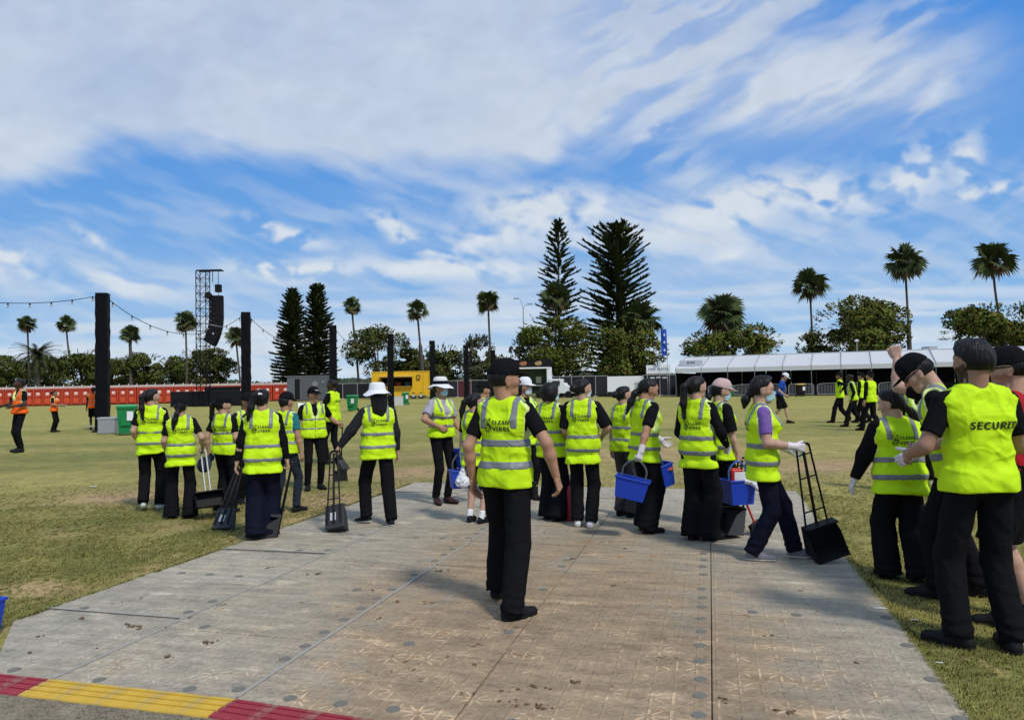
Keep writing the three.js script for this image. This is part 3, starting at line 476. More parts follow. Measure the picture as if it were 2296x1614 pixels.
  for (const a of arms) { const gl = a.s > 0 ? o.gloveL : o.gloveR; if (!gl && Z < 32) bits.push(sdf(handPrims(a.wr, a.d.toArray(), a.s, a.thumb, a.curl, hs), hc2, { color: tone })); }
  put('body', mergeGeometries(bits), M.skin);
  for (const a of arms) if (a.s > 0 ? o.gloveL : o.gloveR) put('glove', sdf([...handPrims(a.wr, a.d.toArray(), a.s, a.thumb, a.curl, hs, 0.0022), { a: a.wr, b: V(...a.wr).addScaledVector(V(...a.wr).sub(V(...a.el)).normalize(), -0.07).toArray(), ra: 0.032, rb: 0.039, k: 0.02, cb: 1 }], hc2), M.glove);
  // shirt
  const sd = (o.foot[0] * 7.31 + o.foot[1]) % 97, fold = (x, y, z, amp, fx, fy) => amp * (N3(x * fx + sd, y * fy, z * fx) + 0.5 * N3(x * fx * 2.1, y * fy * 2.3 + sd, z * fx * 2.1));
  const T = o.top_, long = o.sleeve === 'long', loose = o.loose || 0;
  const shirt = [...grow(torso, o.vest ? 0.002 : 0.014), ...arms.flatMap((a) => {
    const r0 = 0.058 * ab + loose, r1 = (long ? 0.051 : 0.056) * ab + loose * 1.6, e = o.sleeveTo ?? 0.72;
    if (long) return [{ a: a.sh, b: a.el, ra: r0, rb: r1, k: 0.03 }, { a: a.el, b: V(...a.el).lerp(V(...a.wr), 0.95).toArray(), ra: r1, rb: 0.037 * ab + loose * 0.5, k: 0.03, cb: 1 }];
    return [{ a: a.sh, b: V(...a.sh).lerp(V(...a.el), e).toArray(), ra: r0, rb: r1, k: 0.035, cb: 1 }];
  }), ...moved([{ a: [0, 1.4, -0.004], b: [0, 1.462, 0.0], ra: 0.066, rb: 0.063, k: 0.03, cb: 1 }], TM)];
  put('shirt', sdf(shirt, c, { post: (x, y, z, d) => Math.max(d < 0.04 ? d + fold(x, y, z, o.vest ? 0.004 : 0.006, 13, 9) : d, 0.9 + drop - y) }), o.shirt || M.black);
  // trousers or shorts
  const fit = { loose: [0.099, 0.086, 0.077, 0.05], wide: [0.096, 0.098, 0.115, 0.045], flare: [0.086, 0.078, 0.112, 0.03], reg: [0.09, 0.078, 0.074, 0.065], slim: [0.084, 0.064, 0.054, 0.085], shorts: [0.1, 0.095, 0.095, 0.1] }[o.fit || 'reg'];
  const lb = 0.6 + 0.4 * B, down = (l, y) => { const d = V(...l.an).sub(V(...l.kn)).normalize(), t = (l.an[1] - y) / Math.max(0.3, -d.y); return V(...l.an).addScaledVector(d, t).toArray(); };
  const pants = [...moved([{ a: [0.055, 0.95, -0.01], b: [-0.055, 0.95, -0.01], ra: (0.118 + 0.008 * fem) * B, n: Zn, f: 1.14, k: 0.04 }], TM), ...legs.flatMap((l, i) => {
    const up = [l.hip[0] * 0.95, l.hip[1] + 0.0, l.hip[2] - 0.008], lift = feet[i][3] || 0;
    if (o.fit === 'shorts') return [{ a: up, b: V(...l.hip).lerp(V(...l.kn), 0.95).toArray(), ra: fit[0] * lb, rb: fit[1] * lb, k: 0.012, cb: 1 }];
    return [{ a: up, b: l.kn, ra: fit[0] * lb, rb: fit[1] * lb, k: 0.012 }, { a: l.kn, b: down(l, fit[3] + lift), ra: fit[1] * lb, rb: fit[2], k: 0.02, cb: 1 }];
  })];
  put(o.fit === 'shorts' ? 'shorts' : 'trousers', sdf(pants, c, { post: (x, y, z, d) => Math.max(d < 0.04 ? d + fold(x, y, z, 0.0075, 11, 7) + (y < 0.28 ? 0.004 * Math.sin(y * 95 + 3 * N3(x * 8, y * 4, z * 8)) * smooth(0.28, 0.12, y) : 0) : d, y - 1.05 - drop) }), o.pants || M.black);
  // shoes
  legs.forEach((l, i) => {
    const [fx, fz, yaw = i ? 9 : -9, lift = 0] = feet[i], pitch = lift ? Math.atan2(lift, 0.17) : 0;
    const W = new THREE.Matrix4().makeTranslation(fx, 0, fz).multiply(new THREE.Matrix4().makeRotationY(R(-yaw))).multiply(new THREE.Matrix4().makeTranslation(0, 0, 0.12)).multiply(new THREE.Matrix4().makeRotationX(pitch)).multiply(new THREE.Matrix4().makeTranslation(0, 0, -0.12)), iW = W.clone().invert(), v = V(0, 0, 0), sc = (fem ? 0.93 : 1.05);
    const raw = [{ a: [0, 0.038, -0.062], b: [0, 0.036, 0.05], ra: 0.039, rb: 0.044, k: 0.02 }, { a: [0, 0.036, 0.05], b: [0.004, 0.03, 0.145], ra: 0.044, rb: 0.036, n: Yn, f: 1.15, k: 0.02 }, { a: [0, 0.08, -0.035], b: [0, 0.055, 0.035], ra: 0.04, rb: 0.036, k: 0.03 }].map((p) => ({ ...p, ra: p.ra * sc, rb: p.rb * sc }));
    const sc2 = Math.max(0.0055, c * 0.55), shoe = put('shoe', sdf(moved(raw, W), sc2, { post: (x, y, z, d) => { v.set(x, y, z).applyMatrix4(iW); return Math.max(d, 0.02 - v.y); } }), o.shoe || M.shoeBlack);
    put('sole', sdf(moved(grow(raw, 0.003), W), sc2 * 0.8, { post: (x, y, z, d) => { v.set(x, y, z).applyMatrix4(iW); return Math.max(d, v.y - 0.0235, 0.001 - v.y); } }), o.sole || M.soleBlack, shoe);
    if (o.sock) put('sock', sdf([{ a: l.an, b: V(...l.an).lerp(V(...l.kn), 0.22).toArray(), ra: 0.042, rb: 0.044, cb: 1 }], c * 0.7), M.white);
  });
  // vest
  if (o.vest) {
    const k = (fem ? 1.0 : 0.94) * (0.25 + 0.75 * B), kd = (fem ? 0.99 : 0.99) * (0.1 + 0.9 * B), hem = o.hem ?? 0.79, col = o.vest === 'orange' ? ORANGE : LIME, wide = sw + 0.022;
    const solid = [
      { a: [0.078 * k, hem, -0.006], b: [-0.078 * k, hem, -0.006], ra: 0.131 * kd, n: Zn, f: 0.98, k: 0.045 }, { a: [0.074 * k, 0.96, -0.006], b: [-0.074 * k, 0.96, -0.006], ra: 0.128 * kd, n: Zn, f: 1.0, k: 0.045 }, { a: [0.066 * k, 1.12, 0], b: [-0.066 * k, 1.12, 0], ra: 0.118 * kd, n: Zn, f: 1.03, k: 0.045 },
      { a: [0.074 * k, 1.29, -0.004], b: [-0.074 * k, 1.29, -0.004], ra: 0.122 * kd, n: Zn, f: 1.04, k: 0.045 }, { a: [sw - 0.02, 1.388, -0.008], b: [0.02 - sw, 1.388, -0.008], ra: 0.066, k: 0.045 }, { a: [0.06, 1.42, -0.015], b: [-0.06, 1.42, -0.015], ra: 0.062, k: 0.04 },
      ...(fem ? [{ a: [0.06, 1.26, 0.085], b: [-0.06, 1.26, 0.085], ra: 0.066, k: 0.05 }] : []),
      ...grow(torsoL, 0.022).filter((p, i) => i !== 3).map((p) => ({ ...p, k: 0.02 })),
    ];
    const holes = [{ a: [wide, 1.47, -0.005], b: [wide + 0.012, 1.19, 0.005], ra: 0.06, sub: 1 }, { a: [-wide, 1.47, -0.005], b: [-wide - 0.012, 1.19, 0.005], ra: 0.06, sub: 1 }, { a: [0, 1.53, -0.01], b: [0, 1.47, 0.02], ra: 0.067, sub: 1 }, { a: [0, 1.47, 0.06], b: [0, o.open ?? 1.36, 0.17], ra: 0.055, sub: 1 }];
    const hf = holes.map((h) => dist(h)), slack = (x, y, z) => (0.007 + 0.006 * smooth(1.25, 0.9, y)) * (N3(x * 9 + sd, y * 6, z * 9) + 0.7 * N3(x * 6 + y * 5, y * 15 - x * 9 + sd, z * 5)) + 0.005 * smooth(1.0, 0.8, y) * Math.sin(x * 34 + sd) - smooth(0.9, 1.08, y) * (0.006 * Math.max(0, 1 - 6 * Math.abs(N3(x * 5 + y * 4 + sd, y * 7 - x * 5, z * 4))) + 0.004 * Math.max(0, 1 - 6 * Math.abs(N3(x * 6 - y * 5, y * 9 + x * 4 + sd, z * 3 + 5))));
    const hemY = (x, z) => hem + 0.012 * N3(x * 5 + sd, 1, z * 5) + (o.hemTilt || 0) * x;
    const body = (e) => (x, y, z, d) => Math.max(d < 0.05 ? d + slack(x, y, z) - e - 0.004 : d, hemY(x, z) - y);
    const all = [...solid, ...holes], place = (g) => g.applyMatrix4(TM);
    const edge = (x, y, z) => { const e = Math.min(...hf.map((h) => h(x, y, z))); const n = 1 + 0.05 * N3(x * 20, y * 20, z * 20); if (o.vest !== 'security' && e < 0.011) return [0.72 * n, 0.85 * n, 0.3 * n]; return [col[0] * n, col[1] * n, col[2] * n]; };
    const vest = put('vest', place(sdf(all, c, { post: (x, y, z, d) => body(0)(x, y, z, Math.max(d, -1)), color: edge })), M.vest);
    const sc = Math.max(0.009, c * 0.95), slab = (y0, y1, x0 = -9, x1 = 9) => place(sdf(all, sc, { box: [[-0.4, y0 - 0.01, -0.4], [0.4, y1 + 0.01, 0.4]], post: (x, y, z, d) => Math.max(body(0.0045)(x, y, z, d), y0 - y, y - y1, x0 - x, x - x1) }));
    if (o.vest !== 'security') {
      const s2 = hem + 0.13, s1 = o.s1 ?? hem + 0.285, sh = 0.052;
      for (const y of [s1, s2]) put('reflective_stripe', slab(y, y + sh), M.stripe, vest);
      const sx = sw - 0.082; for (const s of [1, -1]) put('reflective_stripe', slab(1.265, 1.5, Math.min(s * sx, s * (sx + 0.052)), Math.max(s * sx, s * (sx + 0.052))), M.stripe, vest);
    }
    const pr = (x, y, z) => evalAt(all, x, y, z) + slack(x, y, z) - 0.004;
    if (o.print === 'clean') put('lettering', printOn(pr, 0.004, o.printY ?? 1.262, 0.225, 0.1125, -0.3, 0.0045).applyMatrix4(TM), cleanInk, vest);
    if (o.print === 'security') put('lettering', printOn(pr, -0.045, o.printY ?? 1.255, 0.31, 0.06, -0.3).applyMatrix4(TM), securityInk, vest);
    if (o.zip) put('zip', place(sdf([{ a: [0, hem + 0.02, 0], b: [0, 1.3, 0], ra: 0.2 }], 0.007, { box: [[-0.02, hem, 0], [0.02, 1.34, 0.3]], post: (x, y, z, d) => Math.max(Math.abs(evalAt(solid, x, y, z) + slack(x, y, z)) - 0.007, Math.abs(x) - 0.0055, hem - y, y - 1.31, 0.02 - z) })), M.black, vest);
  }
  // hair and hats in the head's own axes
  const hcell = Math.max(0.006, c * 0.66), strands = (x, y, z) => 0.005 * N3(x * 85 + sd, y * 14, z * 85) + 0.005 * N3(x * 30 + sd, y * 8, z * 30);
  const cap0 = { a: [0, 1.625, -0.03], b: [0, 1.634, 0.02], ra: 0.088, rb: 0.083, k: 0.02 }, hm = (g) => g.applyMatrix4(HM);
  const style = o.hair || 'short', tail = { pony: [[0, 1.655, -0.11], [0.012, 1.6, -0.155], [0.016, 1.42, -0.16], [0.012, 1.25, -0.155]], high: [[0, 1.69, -0.1], [0.01, 1.64, -0.16], [0.02, 1.5, -0.17], [0.03, 1.36, -0.15]], low: [[0, 1.58, -0.1], [0, 1.5, -0.14], [0.01, 1.4, -0.145], [0.02, 1.26, -0.15]], short: 0 }[o.tail || 0];
  let hp0 = [cap0, { a: [0, 1.6, -0.05], b: [0, 1.57, -0.045], ra: fem ? 0.072 : 0.065, rb: fem ? 0.064 : 0.054, k: 0.03 }];
  if (style === 'full') hp0.push({ a: [0, 1.66, -0.02], b: [0, 1.665, 0.03], ra: 0.077, k: 0.03 });
  if (style === 'bob') hp0 = [{ ...cap0, ra: 0.103, rb: 0.098 }, { a: [0.055, 1.57, -0.03], b: [-0.055, 1.57, -0.03], ra: 0.062, k: 0.05 }, { a: [0.045, 1.52, -0.035], b: [-0.045, 1.52, -0.035], ra: 0.05, k: 0.05 }];
  if (style === 'bun') hp0.push({ a: [0, 1.61, -0.135], b: [0, 1.6, -0.14], ra: 0.042, k: 0.015 });
  if (style === 'loose') hp0.push({ a: [0.05, 1.56, -0.05], b: [0.055, 1.4, -0.075], ra: 0.06, rb: 0.045, k: 0.05 }, { a: [-0.05, 1.56, -0.05], b: [-0.055, 1.4, -0.075], ra: 0.06, rb: 0.045, k: 0.05 }, { a: [0, 1.55, -0.08], b: [0, 1.36, -0.1], ra: 0.06, rb: 0.045, k: 0.05 });
  if (tail) { const sx = o.tailX || 0, ln = o.tailLen || 1; const t = tail.map(([x, y, z], i) => [x + sx * i * 0.3, tail[0][1] + (y - tail[0][1]) * (i > 1 ? ln : 1), z]); hp0.push({ a: t[0], b: t[1], ra: 0.026, rb: 0.034, k: 0.015 }, { a: t[1], b: t[2], ra: 0.034, rb: 0.04, k: 0.02 }, { a: t[2], b: t[3], ra: 0.04, rb: 0.014, k: 0.02 }); }
  put('hair', hm(sdf(hp0, hcell, { post: (x, y, z, d) => { const n = d < 0.04 ? d + strands(x, y, z) : d; if (style === 'bob') return Math.max(n, Math.min(z - 0.05, 1.66 - y), 1.49 - y); const line = z > -0.015 ? Math.max((z - 0.06) * 1.0 + (1.675 - y) * 0.55, Math.min(z - 0.012, 1.64 - y)) : -1; const nape = z > -0.075 || !fem ? (fem ? 1.545 : 1.556) - y : -1; const ear = 0.03 - Math.hypot(Math.abs(x) - 0.08, (y - 1.59) * 0.85, z - 0.002); return Math.max(n, line, style === 'loose' ? -1 : ear, (z > -0.09 || !fem) && style !== 'loose' ? nape : -1); } })), o.brown ? M.brownHair : M.hair);
  if (o.hat === 'cap') {
    const cm = o.hatMat || M.black, cp = put('cap', hm(sdf([{ a: [0, 1.638, -0.03], b: [0, 1.644, 0.018], ra: 0.0925, rb: 0.087, k: 0.02 }, { a: [0, 1.682, -0.02], b: [0, 1.682, 0.03], ra: 0.072, k: 0.03 }], hcell, { post: (x, y, z, d) => Math.max(d, 1.63 + (0.02 - z) * 0.1 - y) })), cm);
    const by = 1.64, bz = 0.075; put('peak', hm(sdf([{ a: [0.028, by, bz], b: [0.022, by - 0.014, bz + 0.072], ra: 0.052, rb: 0.04, n: Yn, f: 6, k: 0.01 }, { a: [-0.028, by, bz], b: [-0.022, by - 0.014, bz + 0.072], ra: 0.052, rb: 0.04, n: Yn, f: 6, k: 0.01 }], 0.005)), cm, cp);
    if (o.logo) put('badge', printOn([{ a: [0, 1.638, -0.03], b: [0, 1.644, 0.018], ra: 0.0925, rb: 0.087, k: 0.02 }, { a: [0, 1.682, -0.02], b: [0, 1.682, 0.03], ra: 0.072, k: 0.03 }], 0, 1.685, 0.085, 0.042, 0.3).applyMatrix4(HM), capInk, cp);
  }
  const lathe = (pts) => { const g = new THREE.LatheGeometry(pts.map(([a, b]) => new THREE.Vector2(a, b)), 40); const p = g.attributes.position; for (let i = 0; i < p.count; i++) { const x = p.getX(i), z = p.getZ(i), a = Math.atan2(z, x), r = Math.hypot(x, z); if (r > 0.115) p.setY(i, p.getY(i) + (r - 0.115) * 0.28 * Math.sin(a * 2 + 1 + sd) + (r - 0.115) * 0.12 * Math.sin(a * 5)); p.setZ(i, z * 1.1); } g.computeVertexNormals(); return g.translate(0, 1.655, -0.008); };
  if (o.hat === 'bucket') put('bucket_hat', hm(lathe([[0.168, -0.05], [0.172, -0.047], [0.115, -0.004], [0.104, 0.012], [0.094, 0.075], [0.08, 0.095], [0.05, 0.102], [0.001, 0.104]]).applyMatrix4(new THREE.Matrix4().makeTranslation(0, 0, 0))), new THREE.MeshStandardMaterial({ color: new THREE.Color().setRGB(0.76, 0.76, 0.78), roughness: 0.9, side: THREE.DoubleSide }));
  if (o.hat === 'sun') { const h = put('sun_hat', hm(lathe([[0.172, -0.045], [0.175, -0.042], [0.112, 0.0], [0.1, 0.01], [0.094, 0.07], [0.082, 0.1], [0.05, 0.112], [0.001, 0.114]])), new THREE.MeshStandardMaterial({ color: new THREE.Color().setRGB(0.7, 0.69, 0.66), roughness: 0.9, side: THREE.DoubleSide })); put('hat_band', hm(lathe([[0.106, 0.006], [0.1035, 0.014], [0.1, 0.05], [0.096, 0.052]])), M.navy, h); }
  if (o.mask) put('face_mask', hm(sdf([{ a: [0, 1.585, 0.05], b: [0, 1.52, 0.052], ra: 0.062, rb: 0.05, k: 0.02 }, { a: [0, 1.578, 0.085], b: [0, 1.54, 0.085], ra: 0.033, rb: 0.03, k: 0.02 }], hcell, { post: (x, y, z, d) => Math.max(d + 0.002 * Math.sin(y * 420), 0.022 + Math.abs(y - 1.55) * 0.4 - z, y - 1.598 - Math.abs(x) * -0.15, 1.497 - y) })), o.mask === 'white' ? M.maskWhite : M.mask);
  if (o.shades) put('sunglasses', hm(sdf([{ a: [0.018, 1.609, 0.1], b: [0.052, 1.612, 0.088], ra: 0.021, rb: 0.02, n: Zn, f: 3.5, k: 0.004 }, { a: [-0.018, 1.609, 0.1], b: [-0.052, 1.612, 0.088], ra: 0.021, rb: 0.02, n: Zn, f: 3.5, k: 0.004 }, { a: [0.07, 1.614, 0.075], b: [0.083, 1.615, -0.01], ra: 0.005 }, { a: [-0.07, 1.614, 0.075], b: [-0.083, 1.615, -0.01], ra: 0.005 }, { a: [-0.02, 1.616, 0.105], b: [0.02, 1.616, 0.105], ra: 0.004 }], 0.004)), M.shade);
  if (o.specs) put('glasses', hm(mergeGeometries([...[1, -1].flatMap((e) => [new THREE.TorusGeometry(0.022, 0.0022, 6, 18).rotateY(e * 0.25).translate(e * 0.034, 1.606, 0.104), rod([e * 0.058, 1.61, 0.092], [e * 0.08, 1.612, -0.01], 0.002)]), rod([-0.012, 1.611, 0.11], [0.012, 1.611, 0.11], 0.002)])), M.shoeBrown);
  if (o.clip) put('hair_clip', hm(sdf([{ a: [0.03, 1.665, -0.135], b: [-0.03, 1.66, -0.135], ra: 0.012 }, { a: [0.012, 1.66, -0.14], b: [0.02, 1.63, -0.155], ra: 0.008 }], 0.006)), M.white);
  grp.updateMatrixWorld(true);
  const w = (p) => V(...p).multiplyScalar(S).applyMatrix4(grp.matrixWorld);
  return { grp, S, H, Z, base, put, TM, w, hand: (i) => { const a = arms[i]; return w(V(...a.wr).addScaledVector(a.d, 0.085 * hs).toArray()); }, wrist: (i) => w(arms[i].wr) };
}

// ------------------------------------------------------------------ trees
const leafMat = new THREE.MeshPhysicalMaterial({ vertexColors: true, roughness: 0.9, specularIntensity: 0.25, side: THREE.DoubleSide });
const barkMat = mat(0.1, 0.075, 0.055, 0.95), palmBark = mat(0.085, 0.07, 0.058, 0.95);
class Leaves {
  constructor() { this.p = []; this.n = []; this.c = []; }
  tri(a, b, c, n, col) { const ux = b[0] - a[0], uy = b[1] - a[1], uz = b[2] - a[2], vx = c[0] - a[0], vy = c[1] - a[1], vz = c[2] - a[2]; if ((uy * vz - uz * vy) * n[0] + (uz * vx - ux * vz) * n[1] + (ux * vy - uy * vx) * n[2] < 0) [b, c] = [c, b]; this.p.push(...a, ...b, ...c); for (let i = 0; i < 3; i++) { this.n.push(...n); this.c.push(...col); } }
  quad(o, u, v, n, col) { const a = [o[0] - u[0], o[1] - u[1], o[2] - u[2]], b = [o[0] + v[0], o[1] + v[1], o[2] + v[2]], c = [o[0] + u[0], o[1] + u[1], o[2] + u[2]], d = [o[0] - v[0], o[1] - v[1], o[2] - v[2]]; this.tri(a, b, c, n, col); this.tri(a, c, d, n, col); }
  build() { const g = new THREE.BufferGeometry(); g.setAttribute('position', new THREE.Float32BufferAttribute(this.p, 3)); g.setAttribute('normal', new THREE.Float32BufferAttribute(this.n, 3)); g.setAttribute('color', new THREE.Float32BufferAttribute(this.c, 3)); return g; }
}
const unit = (v) => { const l = Math.hypot(...v) || 1; return [v[0] / l, v[1] / l, v[2] / l]; };
function leafyTree(px, py, rx, ry, Z, seed, label, look = {}) {
  const r = rng(seed), C = A(px, py, Z), RX = rx / FOC * Z, RY = ry / FOC * Z, o = thing('tree', label, 'tree', [C[0], 0, C[2]], 0), cy = C[1], L = new Leaves(), tones = look.tones || [[0.075, 0.1, 0.024], [0.12, 0.14, 0.03], [0.12, 0.09, 0.034]];
  const lobes = []; const nl = look.lobes || 19; for (let i = 0; i < nl; i++) { const a = r() * 6.28, h = r() * 2 - 1, q = Math.sqrt(1 - h * h) * (0.4 + 0.68 * r()), f = 1 - 0.25 * Math.max(0, -h); lobes.push([Math.cos(a) * q * RX * 0.8 * f, h * RY * 0.78, Math.sin(a) * q * RX * 0.6, (0.17 + 0.27 * r()) * Math.min(RX, RY * 1.3), r()]); }
  const n = Math.round((look.leaves || 7000) * 1.35), sz = look.size || 0.2;
  for (let i = 0; i < n; i++) {
    const lb = lobes[Math.floor(r() * nl)], dir = unit([r() * 2 - 1, r() * 2 - 0.8, r() * 2 - 1]), rad = lb[3] * (0.55 + 0.55 * Math.pow(r(), 0.7)), x = lb[0] + dir[0] * rad * 1.15, y = lb[1] + dir[1] * rad * 0.85, z = lb[2] + dir[2] * rad;
    const s = sz * (0.55 + 0.8 * r()), u = unit([r() - 0.5, (r() - 0.5) * 0.8, r() - 0.5]), v0 = unit([r() - 0.5, r() - 0.5, r() - 0.5]), nn = unit([dir[0] + (r() - 0.5) * 0.9, dir[1] + 0.3 + (r() - 0.5) * 0.9, dir[2] + (r() - 0.5) * 0.9]);
    const t = tones[r() < 0.6 ? 0 : r() < (look.dry ?? 0.75) ? 1 : 2], b = (0.65 + 0.5 * lb[4]) * (0.7 + 0.6 * r());
    L.quad([x, cy + y, z], u.map((q) => q * s), v0.map((q) => q * s * 0.6), nn, t.map((q) => q * b));
  }
  // sprigs that break the outline
  for (let i = 0; i < (look.sprigs ?? 60); i++) { const a = r() * 6.28, e = r() * 1.5 - 0.2, d = [Math.cos(a) * Math.cos(e), Math.sin(e), Math.sin(a) * Math.cos(e)]; for (let k = 0; k < 9; k++) { const f = 0.92 + k * 0.022 + r() * 0.03, p = [d[0] * RX * f, cy + d[1] * RY * f + r() * 0.2, d[2] * RX * 0.7 * f]; const s = sz * (0.4 + 0.5 * r()); L.quad(p, unit([r() - 0.5, r() - 0.5, r() - 0.5]).map((q) => q * s), unit([r() - 0.5, r() - 0.5, r() - 0.5]).map((q) => q * s * 0.6), unit([d[0], d[1] + 0.3, d[2]]), tones[1].map((q) => q * (0.6 + 0.5 * r()))); } }
  part('crown', L.build(), leafMat, o);
  const tr = [rod([0, 0, 0], [0.1, Math.max(0.6, cy - RY * 0.7), 0], 0.28, 0.2)]; for (const lb of lobes.slice(0, 9)) tr.push(rod([0.1, Math.max(0.5, cy - RY * 0.75), 0], [lb[0], cy + lb[1], lb[2]], 0.13, 0.03, 6));
  part('trunk', tr, barkMat, o); return o;
}
function norfolkPine(px, top, base, hw, Z, seed, dense, label, shapeF, bareTo = 0) {
  const r = rng(seed), B = A(px, base, Z), T = A(px, top, Z), Hh = T[1], W = hw / FOC * Z, o = thing('pine_tree', label, 'pine tree', [B[0], 0, B[2]], 0), L = new Leaves();
  const lean = T[0] - B[0], trunk = part('trunk', tube([[0, 0, 0], [lean * 0.5, Hh * 0.5, 0], [lean, Hh * 0.995, 0]], 0.14, 10, 6), barkMat, o), br = [];
  const nw = Math.round(Hh * (dense === 2 ? 1.9 : dense ? 1.55 : 1.3)), y0 = B[1] > 0 ? 2 : 2;
  for (let w = 0; w < nw; w++) {
    const f = w / (nw - 1), y = mix(y0, Hh * 0.985, f), len = W * shapeF(f) * (0.82 + 0.3 * r()), nb = 7, rise = mix(0.02, 0.75, Math.pow(f, 1.5)), tx = lean * (y / Hh);
    if (f < bareTo) continue;
    const ph = r() * 6;
    for (let b = 0; b < nb; b++) {
      if (r() > (dense ? 0.95 : 0.84)) continue;
      const a = ph + b / nb * 6.283 + (r() - 0.5) * 0.35, ll = len * (0.78 + 0.3 * r()), ca = Math.cos(a), sa = Math.sin(a);
      br.push(rod([tx, y, 0], [tx + ca * ll, y + ll * rise + ll * ll * 0.02, sa * ll], 0.035, 0.012, 4));
      const k0 = dense === 2 ? 0.06 : dense ? 0.1 : 0.28, nt = Math.max(4, Math.round(ll * (dense === 2 ? 6.5 : dense ? 4.6 : 4.2)));
      for (let t = 0; t < nt; t++) {
        const q = mix(k0, 1.03, (t + r() * 0.6) / nt), cx = tx + ca * ll * q, cyy = y + ll * q * rise + ll * ll * q * q * 0.02, cz = sa * ll * q;
        for (let m = 0; m < (dense === 2 ? 9 : 8); m++) {
          const side = m % 2 ? 1 : -1, sp = (0.25 + 0.5 * r()) * (1.25 - 0.45 * q) * (dense ? 1.25 : 1.0), ux = ca * 0.75 - sa * side * 0.7 * r(), uz = sa * 0.75 + ca * side * 0.7 * r(), d = unit([ux, 0.12 + rise * 0.45 + 0.4 * r(), uz]), s = sp;
          const c = [cx + d[0] * s * 0.5, cyy + d[1] * s * 0.5 + (r() - 0.5) * 0.1, cz + d[2] * s * 0.5], wv = unit([-d[2], (r() - 0.5) * 1.2, d[0]]).map((v) => v * (dense === 2 ? 0.14 : 0.115));
          const bb = 0.6 + 0.7 * r(); L.quad(c, d.map((v) => v * s * 0.6), wv, unit([ca * 0.5 + (r() - 0.5), 0.9, sa * 0.5 + (r() - 0.5)]), [0.1 * bb, 0.13 * bb, 0.062 * bb]);
        }
      }
    }
  }
  part('branch', br, barkMat, o); part('crown', L.build(), leafMat, o); return o;
}
